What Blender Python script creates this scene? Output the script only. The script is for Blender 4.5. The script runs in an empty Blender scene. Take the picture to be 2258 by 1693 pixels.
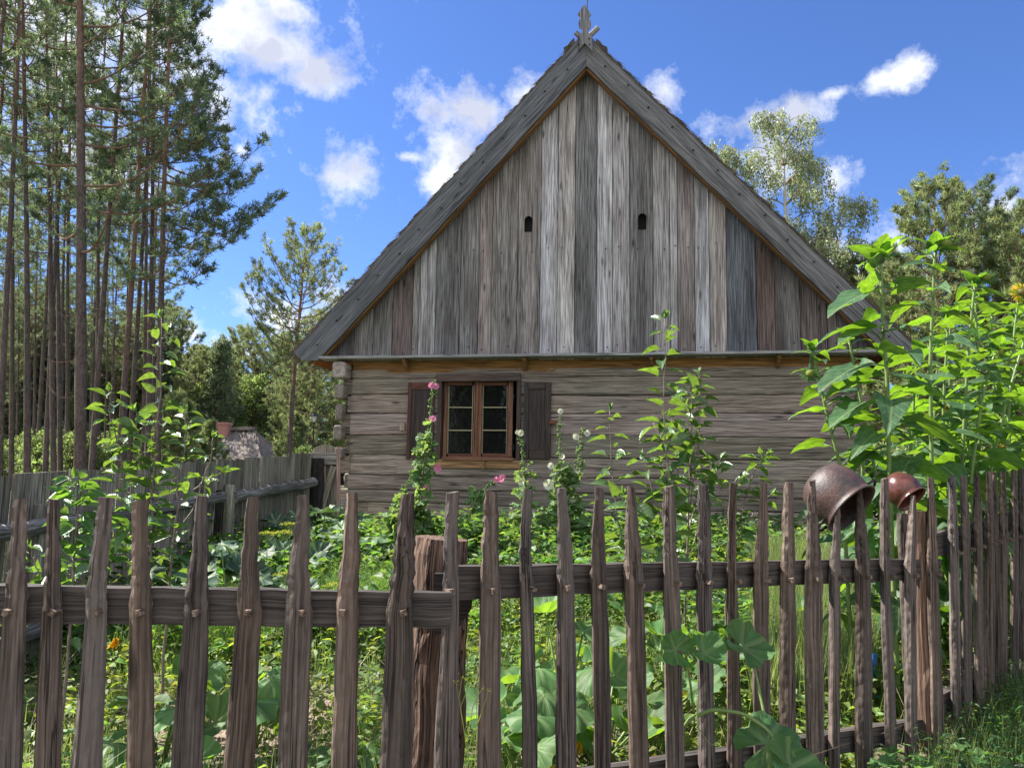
import bpy, math, random
import numpy as np
from math import sin, cos, tan, pi, radians as R, sqrt, atan2
C = bpy.context.scene.collection
SC = bpy.context.scene
# ---------------------------------------------------------------- camera
EYE = 1.45; PITCH = R(6.9); ROLL = R(.98); FPX = 1697.; CX = 1129.; CY = 846.5
r0 = np.array([1., 0, 0]); u0 = np.array([0, -sin(PITCH), cos(PITCH)]); FW = np.array([0, cos(PITCH), sin(PITCH)])
RT = cos(ROLL)*r0 + sin(ROLL)*u0; UP = cos(ROLL)*u0 - sin(ROLL)*r0
cam = bpy.data.cameras.new('camera'); camo = bpy.data.objects.new('camera', cam); C.objects.link(camo)
from mathutils import Matrix, Vector
m = Matrix.Identity(4)
for i in range(3): m[i][0] = RT[i]; m[i][1] = UP[i]; m[i][2] = -FW[i]
m[2][3] = EYE
camo.matrix_world = m
cam.sensor_width = 36; cam.lens = FPX/2258*36; cam.clip_end = 3000; cam.clip_start = .05
SC.camera = camo
# ---------------------------------------------------------------- light
SUN_EL = 47; SUN_BACK = 20           # the sun stands to the left and a little behind the cottage
sd = np.array([-cos(R(SUN_EL))*cos(R(SUN_BACK)), cos(R(SUN_EL))*sin(R(SUN_BACK)), sin(R(SUN_EL))])
sun = bpy.data.lights.new('sun', 'SUN'); sun.energy = 5.0; sun.angle = R(.53); sun.color = (1, .94, .84)
suno = bpy.data.objects.new('sun', sun); C.objects.link(suno)
suno.rotation_euler = Vector(sd).to_track_quat('Z', 'Y').to_euler(); suno.location = (-20, 10, 30)
SC.view_settings.view_transform = 'Standard'; SC.view_settings.look = 'None'; SC.view_settings.gamma = 1
SC.view_settings.exposure = 1.47
SC.view_settings.use_curve_mapping = False
cy = SC.cycles; cy.max_bounces = 5; cy.diffuse_bounces = 3; cy.glossy_bounces = 2; cy.transmission_bounces = 3; cy.transparent_max_bounces = 4; cy.caustics_reflective = False; cy.caustics_refractive = False; cy.sample_clamp_indirect = 4

def pdir(px, py): return FW + RT*((px-CX)/FPX) - UP*((py-CY)/FPX)
def at(px, py, d):
    D = pdir(px, py); return np.array([0, 0, EYE]) + D*(d/D[1])

W = bpy.data.worlds.new('World'); SC.world = W; W.use_nodes = True; W.cycles.sampling_method = 'MANUAL'; W.cycles.sample_map_resolution = 256
nt = W.node_tree; nt.nodes.clear(); N = nt.nodes; L = nt.links
def nn(tree, t, **k):
    n = tree.nodes.new(t)
    for a, b in k.items(): setattr(n, a, b)
    return n
out = nn(nt, 'ShaderNodeOutputWorld'); bg = nn(nt, 'ShaderNodeBackground'); bg.inputs[1].default_value = .11
L.new(bg.outputs[0], out.inputs[0])
sky = nn(nt, 'ShaderNodeTexSky', sky_type='NISHITA'); sky.sun_disc = False
sky.sun_elevation = R(SUN_EL); sky.sun_rotation = atan2(sd[0], sd[1]); sky.ozone_density = 2.2; sky.air_density = 1.0; sky.dust_density = .4; sky.altitude = 200
def math_n(tree, op, a, b=None, clamp=False):
    n = nn(tree, 'ShaderNodeMath', operation=op, use_clamp=clamp)
    for i, q in enumerate((a, b)):
        if q is None: continue
        if isinstance(q, (int, float)): n.inputs[i].default_value = q
        else: tree.links.new(q, n.inputs[i])
    return n.outputs[0]
def vmath(tree, op, a, b=None):
    n = nn(tree, 'ShaderNodeVectorMath', operation=op)
    for i, q in enumerate((a, b)):
        if q is None: continue
        if isinstance(q, (tuple, list, np.ndarray)): n.inputs[i].default_value = tuple(q)
        else: tree.links.new(q, n.inputs[i])
    return n
def mixc(tree, fac, a, b, mode='MIX'):
    n = nn(tree, 'ShaderNodeMix', data_type='RGBA', blend_type=mode)
    for i, q in ((0, fac), (6, a), (7, b)):
        if isinstance(q, (int, float)): n.inputs[i].default_value = q
        elif isinstance(q, (tuple, list)): n.inputs[i].default_value = (*q[:3], 1)
        else: tree.links.new(q, n.inputs[i])
    return n.outputs[2]
def ramp(tree, v, *stops):
    n = nn(tree, 'ShaderNodeValToRGB'); e = n.color_ramp.elements
    while len(e) < len(stops): e.new(.5)
    for k, (p, c) in enumerate(stops):
        e[k].position = p; e[k].color = (c, c, c, 1) if isinstance(c, (int, float)) else (*c, 1)
    tree.links.new(v, n.inputs[0]); return n.outputs[0]
def noise(tree, vec, scale, detail=4, rough=.55, dist=0):
    n = nn(tree, 'ShaderNodeTexNoise'); n.inputs['Scale'].default_value = scale; n.inputs['Detail'].default_value = detail
    n.inputs['Roughness'].default_value = rough; n.inputs['Distortion'].default_value = dist
    if vec is not None: tree.links.new(vec, n.inputs['Vector'])
    return n.outputs[0]
tc = nn(nt, 'ShaderNodeTexCoord'); dirv = vmath(nt, 'NORMALIZE', tc.outputs['Generated']).outputs[0]
dw = dirv
# clouds, each a heading in the sky (px, py) with a half-width and a half-height
BL = [(520, 60, 125, 85), (600, 110, 90, 60), (700, 168, 85, 42), (485, 215, 45, 80), (495, 270, 26, 36), (190, 110, 300, 150),
      (180, 330, 160, 60), (780, 365, 92, 74), (900, 347, 40, 12), (945, 255, 85, 58), (1060, 250, 110, 66), (1010, 335, 85, 75), (975, 400, 70, 50), (1140, 210, 60, 45),
      (1461, 205, 36, 38), (1670, 270, 70, 38), (1760, 235, 75, 32), (1835, 207, 40, 14), (1970, 172, 45, 18), (2040, 145, 38, 20), (2250, 455, 70, 48), (2190, 480, 40, 18),
      (1700, 345, 70, 60), (1830, 400, 40, 40), (1850, 590, 60, 90), (720, 655, 62, 42), (630, 700, 90, 50), (400, 735, 52, 28), (490, 770, 70, 30), (1975, 560, 60, 50), (620, 20, 60, 40), (530, 330, 14, 14)]
mask = None
for (px, py, a, b) in BL:
    d = pdir(px, py); d = d/np.linalg.norm(d); k = FPX/(1+((px-CX)/FPX)**2*.5)
    s = vmath(nt, 'SUBTRACT', dw, d).outputs[0]
    s = vmath(nt, 'MULTIPLY', s, (k/a, k/a*.6, k/b)).outputs[0]
    l = vmath(nt, 'LENGTH', s).outputs['Value']
    v = math_n(nt, 'SUBTRACT', 1.0, math_n(nt, 'MULTIPLY', l, .50))
    mask = v if mask is None else math_n(nt, 'MAXIMUM', mask, v)
sep = nn(nt, 'ShaderNodeSeparateXYZ'); L.new(dirv, sep.inputs[0])
fb = noise(nt, dirv, 15, 7, .68)
mm = math_n(nt, 'ADD', mask, math_n(nt, 'MULTIPLY', math_n(nt, 'SUBTRACT', fb, .5), 2.3))
cov = ramp(nt, mm, (.42, 0.), (.62, .25), (.92, .82), (1.2, 1.))
sh = noise(nt, dirv, 10, 2, .6)
ccol = mixc(nt, ramp(nt, math_n(nt, 'SUBTRACT', math_n(nt, 'ADD', sh, .25), math_n(nt, 'MULTIPLY', mm, .28)), (.38, 0.), (.60, 1.)), (2.3, 2.45, 3.0), (4.1, 4.2, 4.4))
hs = nn(nt, 'ShaderNodeMix', data_type='RGBA', blend_type='MULTIPLY'); hs.inputs[0].default_value = 1
L.new(sky.outputs[0], hs.inputs[6]); hs.inputs[7].default_value = (.34, .45, .69, 1)
front = mixc(nt, cov, hs.outputs[2], ccol)
# bright cloud bank added in the unseen rear sky to lift the gable's shade
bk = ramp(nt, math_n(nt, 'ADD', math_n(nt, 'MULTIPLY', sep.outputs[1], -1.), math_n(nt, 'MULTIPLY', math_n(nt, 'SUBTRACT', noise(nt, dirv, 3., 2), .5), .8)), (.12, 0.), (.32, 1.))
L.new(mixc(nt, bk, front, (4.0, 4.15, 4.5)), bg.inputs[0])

# ---------------------------------------------------------------- mesh helpers
RS = np.random.RandomState(7)
def nrm(v): v = np.asarray(v, float); return v/(np.linalg.norm(v)+1e-12)
class MB:
    def __init__(s): s.V = []; s.F = []; s.G = []; s.T = []; s.n = 0
    def add(s, V, F, G=None, T=(1, 1, 1)):
        V = np.asarray(V, float).reshape(-1, 3); n = len(V)
        if not isinstance(F, list): F = [F]
        for f in F:
            f = np.asarray(f, int)
            if f.ndim == 1: f = f[None]
            s.F.append(f + s.n)
        s.V.append(V); s.G.append(V.copy() if G is None else np.asarray(G, float).reshape(-1, 3))
        T = np.asarray(T, float); s.T.append(np.tile(T, (n, 1)) if T.ndim == 1 else T); s.n += n
    def build(s, name, mat, parent=None, smooth=False, world=True):
        V = np.concatenate(s.V); G = np.concatenate(s.G); T = np.concatenate(s.T)
        if parent is not None and world:
            top = parent
            while top.parent: top = top.parent
            rz = top.rotation_euler.z; V = V - np.array(top.location); c_, s_ = cos(rz), sin(rz)
            V = V @ np.array([[c_, -s_, 0], [s_, c_, 0], [0, 0, 1]])
        me = bpy.data.meshes.new(name)
        lt = np.concatenate([np.full(len(f), f.shape[1], dtype=np.int32) for f in s.F]); lv = np.concatenate([f.ravel() for f in s.F]).astype(np.int32)
        me.vertices.add(len(V)); me.vertices.foreach_set('co', V.astype(np.float32).ravel())
        me.loops.add(len(lv)); me.loops.foreach_set('vertex_index', lv)
        me.polygons.add(len(lt)); me.polygons.foreach_set('loop_start', np.concatenate([[0], np.cumsum(lt)[:-1]]).astype(np.int32))
        me.polygons.foreach_set('use_smooth', np.full(len(lt), bool(smooth)))
        me.update(calc_edges=True)
        a = me.attributes.new('gc', 'FLOAT_VECTOR', 'POINT'); a.data.foreach_set('vector', G.astype(np.float32).ravel())
        a = me.attributes.new('tint', 'FLOAT_VECTOR', 'POINT'); a.data.foreach_set('vector', T.astype(np.float32).ravel())
        me.materials.append(mat)
        o = bpy.data.objects.new(name, me); C.objects.link(o)
        if parent is not None: o.parent = parent
        return o
def tag(o, label=None, cat=None, group=None, kind=None):
    if label: o['label'] = label
    if cat: o['category'] = cat
    if group: o['group'] = group
    if kind: o['kind'] = kind
    return o
def thing(name, loc, rz=0, label=None, cat=None, group=None):
    o = bpy.data.objects.new(name, None); C.objects.link(o); o.location = tuple(float(q) for q in loc); o.rotation_euler = (0, 0, rz)
    o.empty_display_size = .1
    return tag(o, label, cat, group)
def copy_tree(o, parent=None):
    c = o.copy(); C.objects.link(c); c.parent = parent
    for ch in list(o.children): copy_tree(ch, c)
    return c

BOXF = np.array([[0, 1, 3, 2], [4, 6, 7, 5], [0, 4, 5, 1], [2, 3, 7, 6], [0, 2, 6, 4], [1, 5, 7, 3]])
def box(mb, c, ax, ay, az, T=(1, 1, 1), grain=0, bev=0):
    """box: centre c and three half-axis vectors; grain = index of the axis the fibres follow"""
    A = [np.asarray(q, float) for q in (ax, ay, az)]; rn = RS.rand(3)*40
    V = []; G = []; ln = [np.linalg.norm(q) for q in A]
    o = [grain] + [i for i in range(3) if i != grain]
    for i in (-1, 1):
        for j in (-1, 1):
            for k in (-1, 1):
                V.append(np.asarray(c)+A[0]*i+A[1]*j+A[2]*k); q = [i*ln[0], j*ln[1], k*ln[2]]
                G.append([q[o[0]]+rn[0], q[o[1]]+rn[1], q[o[2]]+rn[2]])
    mb.add(V, BOXF, G, T)
def beam(mb, p, q, wv, tv, T=(1, 1, 1), n=1, jit=0.):
    """plank from p to q; wv, tv = half-width and half-thickness vectors"""
    p = np.asarray(p, float); q = np.asarray(q, float); wv = np.asarray(wv, float); tv = np.asarray(tv, float)
    rn = RS.rand(3)*40; Lh = np.linalg.norm(q-p); V = []; G = []; wl = np.linalg.norm(wv); tl = np.linalg.norm(tv)
    for i in range(n+1):
        t = i/n; c = p+(q-p)*t
        for a, b in ((-1, -1), (1, -1), (1, 1), (-1, 1)):
            ja = 1+RS.randn()*jit; V.append(c+wv*a*ja+tv*b); G.append([t*Lh+rn[0], a*wl+rn[1], b*tl+rn[2]])
    F = [[i*4+k, i*4+(k+1) % 4, i*4+4+(k+1) % 4, i*4+4+k] for i in range(n) for k in range(4)]
    F = np.array(F+[[3, 2, 1, 0], [n*4, n*4+1, n*4+2, n*4+3]])
    mb.add(V, F, G, T)
def tube(mb, P, rad, seg=8, T=(1, 1, 1), rough=0., cap=True, flat=None):
    P = np.asarray(P, float); n = len(P); rad = np.broadcast_to(np.asarray(rad, float), (n,))
    D = np.gradient(P, axis=0); D /= np.linalg.norm(D, axis=1)[:, None]+1e-9
    ref = np.array([0, 0, 1.]) if abs(D[0][2]) < .8 else np.array([1., 0, 0])
    a = np.cross(D[0], ref); a /= np.linalg.norm(a); A = []
    for i in range(n):
        a = a-D[i]*np.dot(a, D[i]); a /= np.linalg.norm(a)+1e-9; A.append(a)
    A = np.array(A); B = np.cross(D, A); th = np.linspace(0, 2*pi, seg, endpoint=False)
    rr = rad[:, None]*(1+rough*RS.randn(n, seg))
    V = P[:, None]+A[:, None]*(np.cos(th)*rr)[:, :, None]+B[:, None]*(np.sin(th)*rr)[:, :, None]
    l = np.concatenate([[0], np.cumsum(np.linalg.norm(np.diff(P, axis=0), axis=1))]); rn = RS.rand(3)*30
    G = np.stack([np.repeat(l, seg)+rn[0], (np.cos(th)*rr).ravel()+rn[1], (np.sin(th)*rr).ravel()+rn[2]], 1)
    i = np.arange(n-1)[:, None]*seg; k = np.arange(seg)[None]; k2 = (k+1) % seg
    F = np.stack([i+k, i+k2, i+seg+k2, i+seg+k], -1).reshape(-1, 4); Fs = [F]
    if cap: Fs += [np.arange(seg)[::-1], np.arange(seg)+(n-1)*seg]
    T = np.asarray(T, float)
    if T.ndim == 2: T = np.repeat(T, seg, 0)
    mb.add(V.reshape(-1, 3), Fs, G, T)
def prism(mb, poly, off, T=(1, 1, 1), G=None, g2=None):
    """flat outline (list of 3-D points) pushed along the vector off"""
    P = np.asarray(poly, float); n = len(P); V = np.concatenate([P, P+np.asarray(off)])
    F = [np.arange(n)[::-1], np.arange(n)+n, np.array([[i, (i+1) % n, n+(i+1) % n, n+i] for i in range(n)])]
    mb.add(V, F, None if G is None else np.concatenate([G, G+(np.array([0, 0, .03]) if g2 is None else g2)]), T)
def lathe(mb, prof, org, ax, seg=40, T=(1, 1, 1)):
    ax = nrm(ax); a = nrm(np.cross(ax, [0.3, .2, 1])); b = np.cross(ax, a); th = np.linspace(0, 2*pi, seg, endpoint=False)
    V = []
    for r, h in prof:
        for t in th: V.append(np.asarray(org)+ax*h+(a*cos(t)+b*sin(t))*r)
    n = len(prof); i = np.arange(n-1)[:, None]*seg; k = np.arange(seg)[None]; k2 = (k+1) % seg
    mb.add(V, np.stack([i+k, i+k2, i+seg+k2, i+seg+k], -1).reshape(-1, 4), None, T)

# ---------------------------------------------------------------- materials
def newmat(name):
    m_ = bpy.data.materials.new(name); m_.use_nodes = True; t = m_.node_tree; t.nodes.clear()
    o = nn(t, 'ShaderNodeOutputMaterial'); b = nn(t, 'ShaderNodeBsdfPrincipled'); t.links.new(b.outputs[0], o.inputs[0])
    return m_, t, b, o
def attr(t, name): return nn(t, 'ShaderNodeAttribute', attribute_name=name).outputs['Vector']
def scaled(t, v, s): return vmath(t, 'MULTIPLY', v, s).outputs[0]
def bump(t, b, h, dist, strength=1.):
    n = nn(t, 'ShaderNodeBump'); n.inputs['Distance'].default_value = dist; n.inputs['Strength'].default_value = strength
    t.links.new(h, n.inputs['Height']); t.links.new(n.outputs[0], b.inputs['Normal'])
def wood(name, dark, light, stain, k=1., rough=.85, stainamt=.6, bd=.004, knots=True, crack=.8, adze=0.):
    m_, t, b, o = newmat(name); g = attr(t, 'gc')
    n1 = noise(t, scaled(t, g, (1.1*k, 22*k, 22*k)), 1, 6, .65, .15)
    n2 = noise(t, scaled(t, g, (3.5*k, 130*k, 130*k)), 1, 3, .6)
    s0_ = nn(t, 'ShaderNodeSeparateXYZ'); t.links.new(g, s0_.inputs[0])
    wv0 = math_n(t, 'ADD', math_n(t, 'MULTIPLY', math_n(t, 'ADD', s0_.outputs[1], s0_.outputs[2]), 62*k), math_n(t, 'MULTIPLY', noise(t, scaled(t, g, (.75*k, 5*k, 5*k)), 1, 2, .4), 15.))
    ringv = math_n(t, 'POWER', math_n(t, 'ADD', math_n(t, 'MULTIPLY', math_n(t, 'SINE', math_n(t, 'MULTIPLY', wv0, 3.3)), .5), .5), .6)
    base_ = math_n(t, 'ADD', math_n(t, 'MULTIPLY', ramp(t, n1, (.34, 0.), (.64, 1.)), .62), math_n(t, 'MULTIPLY', ringv, .38))
    col = mixc(t, base_, dark, light)
    col = mixc(t, 1., col, ramp(t, n2, (.36, .42), (.6, 1.22)), 'MULTIPLY')
    nb = noise(t, scaled(t, g, (.9*k, 4.5*k, 4.5*k)), 1, 5, .6)
    col = mixc(t, math_n(t, 'MULTIPLY', ramp(t, nb, (.46, 0.), (.68, 1.)), stainamt), col, stain)
    cr = noise(t, scaled(t, g, (.7*k, 46*k, 46*k)), 1, 2, .5, .3)
    ck = ramp(t, math_n(t, 'ABSOLUTE', math_n(t, 'SUBTRACT', cr, .5)), (.004, 1.), (.024, 0.))
    ck = math_n(t, 'MULTIPLY', ck, ramp(t, noise(t, scaled(t, g, (.8, 6, 6)), 1, 2), (.44, 0.), (.56, crack)))
    h = math_n(t, 'ADD', math_n(t, 'MULTIPLY', n1, .6), math_n(t, 'MULTIPLY', n2, .5))
    if knots:
        vo = nn(t, 'ShaderNodeTexVoronoi'); vo.inputs['Scale'].default_value = 1
        wv_ = vmath(t, 'ADD', scaled(t, g, (1.9*k, 7.5*k, 7.5*k)), scaled(t, nn(t, 'ShaderNodeAttribute', attribute_name='gc').outputs['Vector'], (0, 0, 0))).outputs[0]
        t.links.new(wv_, vo.inputs['Vector']); kd = vo.outputs['Distance']
        kn = ramp(t, kd, (.05, 1.), (.13, .0))
        ring = ramp(t, math_n(t, 'FRACT', math_n(t, 'MULTIPLY', kd, 22)), (.0, .86), (.5, 1.04), (1., .86))
        near = ramp(t, kd, (.1, 1.), (.34, 0.))
        col = mixc(t, near, col, mixc(t, 1., col, ring, 'MULTIPLY'))
        col = mixc(t, math_n(t, 'MULTIPLY', kn, .75), col, tuple(q*.35 for q in dark))
        ck = math_n(t, 'MAXIMUM', ck, math_n(t, 'MULTIPLY', kn, .3))
    col = mixc(t, ck, col, tuple(q*.15 for q in dark))
    h = math_n(t, 'SUBTRACT', h, math_n(t, 'MULTIPLY', ck, 1.))
    if adze:
        va = nn(t, 'ShaderNodeTexVoronoi', feature='SMOOTH_F1'); va.inputs['Scale'].default_value = 1; va.inputs['Smoothness'].default_value = .25; t.links.new(scaled(t, g, (26, 42, 42)), va.inputs['Vector']); h = math_n(t, 'ADD', h, math_n(t, 'MULTIPLY', va.outputs['Distance'], adze))
    col = mixc(t, 1., col, attr(t, 'tint'), 'MULTIPLY')
    t.links.new(col, b.inputs['Base Color']); b.inputs['Roughness'].default_value = rough; b.inputs['Specular IOR Level'].default_value = .25
    bump(t, b, h, bd); return m_
def leafmat(name, col, trans=(.35, .5, .06), tw=.42, rough=.45, vein=0., spec=.35, var=.35, holes=0.):
    m_, t, b, o = newmat(name); g = attr(t, 'gc'); ti = attr(t, 'tint')
    nv = ramp(t, noise(t, scaled(t, g, (5, 9, 3)), 1, 3), (.3, 1-var), (.7, 1+var))
    c0 = mixc(t, 1., mixc(t, 1., (*col,), ti, 'MULTIPLY'), nv, 'MULTIPLY')
    c1 = mixc(t, 1., mixc(t, 1., (*trans,), ti, 'MULTIPLY'), nv, 'MULTIPLY')
    if vein:
        s_ = nn(t, 'ShaderNodeSeparateXYZ'); t.links.new(g, s_.inputs[0]); av = math_n(t, 'ABSOLUTE', s_.outputs[1])
        mid = ramp(t, av, (.012, 1.), (.035, 0.))
        sv = math_n(t, 'FRACT', math_n(t, 'SUBTRACT', math_n(t, 'MULTIPLY', s_.outputs[0], 6.), math_n(t, 'MULTIPLY', av, 6.)))
        sv = ramp(t, math_n(t, 'ABSOLUTE', math_n(t, 'SUBTRACT', sv, .5)), (.02, .8), (.075, 0.))
        ve = math_n(t, 'MULTIPLY', math_n(t, 'MAXIMUM', mid, sv), vein)
        c0 = mixc(t, ve, c0, (.32, .4, .18)); c1 = mixc(t, math_n(t, 'MULTIPLY', ve, .7), c1, (.10, .18, .02))
        bump(t, b, math_n(t, 'SUBTRACT', math_n(t, 'MULTIPLY', noise(t, scaled(t, g, (14, 14, 3)), 1, 2), .7), ve), .004, .8)
    t.links.new(c0, b.inputs['Base Color']); b.inputs['Roughness'].default_value = rough; b.inputs['Specular IOR Level'].default_value = spec
    tr = nn(t, 'ShaderNodeBsdfTranslucent'); t.links.new(c1, tr.inputs[0]); mx = nn(t, 'ShaderNodeMixShader'); mx.inputs[0].default_value = tw
    t.links.new(b.outputs[0], mx.inputs[1]); t.links.new(tr.outputs[0], mx.inputs[2]); t.links.new(mx.outputs[0], o.inputs[0])
    return m_
def plain(name, col, rough=.6, var=.15, sc=30, metal=0., bd=0., spec=.4):
    m_, t, b, o = newmat(name); g = attr(t, 'gc'); nv = noise(t, g, sc, 5, .6)
    c = mixc(t, 1., mixc(t, 1., (*col,), attr(t, 'tint'), 'MULTIPLY'), ramp(t, nv, (.3, 1-var), (.7, 1+var)), 'MULTIPLY')
    t.links.new(c, b.inputs['Base Color']); b.inputs['Roughness'].default_value = rough; b.inputs['Metallic'].default_value = metal; b.inputs['Specular IOR Level'].default_value = spec
    if bd: bump(t, b, nv, bd)
    return m_
M = {}
M['gable'] = wood('gable_planks', (.185, .177, .175), (.50, .49, .488), (.105, .086, .075), .8, stainamt=.75)
M['log'] = wood('hewn_logs', (.12, .097, .087), (.385, .322, .285), (.26, .24, .23), .8, stainamt=.55, bd=.004)
M['rake'] = wood('rake_wood', (.11, .113, .12), (.215, .212, .215), (.07, .07, .07), .7, stainamt=.5)
M['fresh'] = wood('fresh_wood', (.28, .145, .055), (.46, .26, .11), (.2, .11, .05), .8, stainamt=.3)
M['picket'] = wood('picket_wood', (.044, .034, .029), (.165, .128, .108), (.10, .088, .08), .9, stainamt=.6, bd=.004, adze=1.6)
M['rail'] = wood('rail_wood', (.036, .032, .031), (.100, .086, .081), (.06, .05, .045), 1., stainamt=.5, bd=.003)
M['post'] = wood('post_wood', (.07, .043, .032), (.27, .175, .13), (.06, .04, .03), .9, stainamt=.5, bd=.012, crack=1.)
M['char'] = wood('charred_wood', (.012, .011, .011), (.05, .044, .04), (.01, .01, .01), 1., stainamt=.5, bd=.02, knots=False)
M['board'] = wood('grey_boards', (.14, .132, .118), (.36, .335, .295), (.055, .05, .04), .9, stainamt=.7)
M['barklog'] = wood('bark_log', (.10, .094, .088), (.28, .265, .25), (.05, .045, .04), .8, stainamt=.5, bd=.01, knots=False)
M['shutter'] = wood('shutter_wood', (.022, .017, .016), (.075, .058, .05), (.10, .045, .03), .9, stainamt=.25, rough=.55, bd=.002)
M['frame'] = wood('window_wood', (.12, .05, .028), (.30, .145, .08), (.10, .06, .045), .9, stainamt=.4, rough=.5, bd=.002, knots=False)
M['sill'] = wood('sill_wood', (.22, .12, .055), (.40, .24, .12), (.15, .09, .05), .9, stainamt=.4, bd=.002)
M['pale'] = wood('pale_ledge', (.22, .22, .23), (.42, .42, .43), (.17, .17, .17), .8, stainamt=.3)
M['putty'] = plain('putty_strip', (.42, .40, .30), .6)
M['iron'] = plain('dark_iron', (.02, .018, .018), .5, metal=.3)
M['shade_black'] = plain('interior_shade', (.012, .011, .010), .9)  # near-black colour painted in for the shade inside attic and room
m_, t, b, o = newmat('window_glass'); b.inputs['Base Color'].default_value = (.006, .006, .007, 1); b.inputs['Roughness'].default_value = .04; b.inputs['Specular IOR Level'].default_value = .22; M['glass'] = m_
bump(t, b, noise(t, attr(t, 'gc'), 5, 2), .003)
def thatchmat(name, dark, light):
    m_, t, b, o = newmat(name); g = attr(t, 'gc')
    n1 = noise(t, scaled(t, g, (5, 60, 60)), 1, 5, .7, .8); n2 = noise(t, g, 9, 4, .6); n3 = noise(t, g, .9, 3)
    c = mixc(t, ramp(t, n1, (.3, 0.), (.7, 1.)), dark, light)
    c = mixc(t, 1., c, ramp(t, n2, (.3, .6), (.7, 1.15)), 'MULTIPLY'); c = mixc(t, 1., c, ramp(t, n3, (.35, .75), (.65, 1.15)), 'MULTIPLY')
    c = mixc(t, 1., c, attr(t, 'tint'), 'MULTIPLY')
    t.links.new(c, b.inputs['Base Color']); b.inputs['Roughness'].default_value = .9; b.inputs['Specular IOR Level'].default_value = .15
    bump(t, b, math_n(t, 'ADD', n1, n2), .03); return m_
M['thatch'] = thatchmat('thatch', (.10, .085, .07), (.36, .31, .25))
M['thatchfar'] = thatchmat('far_thatch', (.17, .145, .13), (.40, .35, .315))
M['straw'] = plain('straw', (.26, .21, .15), .8, .3)
def barkmat(name, low, high, z0, z1):
    m_, t, b, o = newmat(name); g = attr(t, 'gc'); n1 = noise(t, scaled(t, g, (9, 26, 26)), 1, 5, .7, .5); n2 = noise(t, g, 3, 3)
    s_ = nn(t, 'ShaderNodeSeparateXYZ'); t.links.new(attr(t, 'tint'), s_.inputs[0])
    c = mixc(t, s_.outputs[0], low, high)
    c = mixc(t, 1., c, ramp(t, n1, (.32, .4), (.65, 1.25)), 'MULTIPLY'); c = mixc(t, 1., c, ramp(t, n2, (.3, .75), (.7, 1.2)), 'MULTIPLY')
    t.links.new(c, b.inputs['Base Color']); b.inputs['Roughness'].default_value = .9; b.inputs['Specular IOR Level'].default_value = .2
    bump(t, b, n1, .03); return m_
M['bark'] = barkmat('pine_bark', (.125, .10, .09), (.30, .17, .11), 0, 1)
M['twigbark'] = plain('twig_bark', (.16, .12, .10), .8, .3)
M['birchbark'] = plain('birch_bark', (.5, .48, .44), .7, .3)
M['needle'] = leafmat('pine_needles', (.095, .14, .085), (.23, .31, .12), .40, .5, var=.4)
M['needle_light'] = leafmat('pale_needles', (.17, .215, .10), (.34, .40, .14), .4, .5, var=.35)  # paler green variant of the pine needles
M['birchleaf'] = leafmat('birch_leaves', (.26, .30, .17), (.36, .42, .18), .4, .5, var=.3)
M['bgleaf'] = leafmat('woodland_leaves', (.14, .19, .075), (.30, .40, .10), .4, .6, var=.4)
M['apple'] = leafmat('apple_leaves', (.055, .115, .035), (.26, .42, .04), .32, .30, vein=.25, spec=.7)
M['sunleaf'] = leafmat('sunflower_leaves', (.045, .10, .05), (.25, .46, .02), .38, .5, vein=.35)
M['squash'] = leafmat('squash_leaves', (.07, .15, .05), (.28, .48, .03), .36, .55, vein=.28)
M['darksquash'] = leafmat('dark_squash_leaves', (.05, .105, .065), (.12, .22, .05), .3, .5, vein=.5)
M['holly'] = leafmat('hollyhock_leaves', (.10, .18, .075), (.30, .42, .08), .38, .6, vein=.4)
M['weed'] = leafmat('weed_leaves', (.085, .15, .05), (.30, .44, .06), .40, .5, var=.4)
M['grass'] = leafmat('grass_blades', (.14, .19, .075), (.34, .44, .09), .40, .5, var=.3)
M['dry'] = leafmat('dry_stalks', (.38, .31, .20), (.4, .32, .2), .2, .8, var=.3)
M['stem'] = plain('green_stem', (.145, .22, .065), .5, .2)
M['woodstem'] = plain('sapling_stem', (.20, .15, .13), .6, .3)
M['pink'] = leafmat('pink_petals', (.72, .22, .42), (.8, .3, .5), .4, .6, var=.1)
M['white'] = leafmat('white_petals', (.72, .70, .58), (.8, .8, .6), .4, .6, var=.08)
M['yellow'] = leafmat('yellow_petals', (.80, .52, .03), (.9, .6, .04), .4, .6, var=.15)
M['dill'] = leafmat('dill_umbels', (.45, .48, .04), (.5, .5, .05), .3, .6, var=.2)
M['disk'] = plain('sunflower_disk', (.10, .09, .02), .8, .4, 200)
M['hose'] = plain('teal_hose', (.02, .24, .22), .4, .1)
M['blue'] = plain('blue_connector', (.015, .10, .30), .4, .1)
# ================================================================ ground
def smooth(t): t = np.clip(t, 0, 1); return t*t*(3-2*t)
def gz(x, y):
    x = np.asarray(x, float); y = np.asarray(y, float)
    z = .08+.60*smooth((y-3.2)/6.2)+.02*np.sin(x*2.1+y)*smooth((y-2)/2)+.015*np.sin(x*5+1.3*y)
    z = z+.10*smooth((x-1.5)/2.)*(1-smooth((y-5)/3)) - .12*smooth((-x-2)/2.)*smooth((6-y)/4)
    far = smooth((np.hypot(x, y)-70)/200.); return z+far*3*np.sin(x*.011+1)*np.sin(y*.009)
def axis_pts(lo, hi, flo, fhi, st):
    c = np.arange(flo, fhi+1e-6, st); out_ = [c[0]]; s_ = st
    a = []; x = c[0]
    while x > lo: s_ *= 1.22; x -= s_; a.append(x)
    b_ = []; x = c[-1]; s_ = st
    while x < hi: s_ *= 1.22; x += s_; b_.append(x)
    return np.array(a[::-1]+list(c)+b_)
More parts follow.
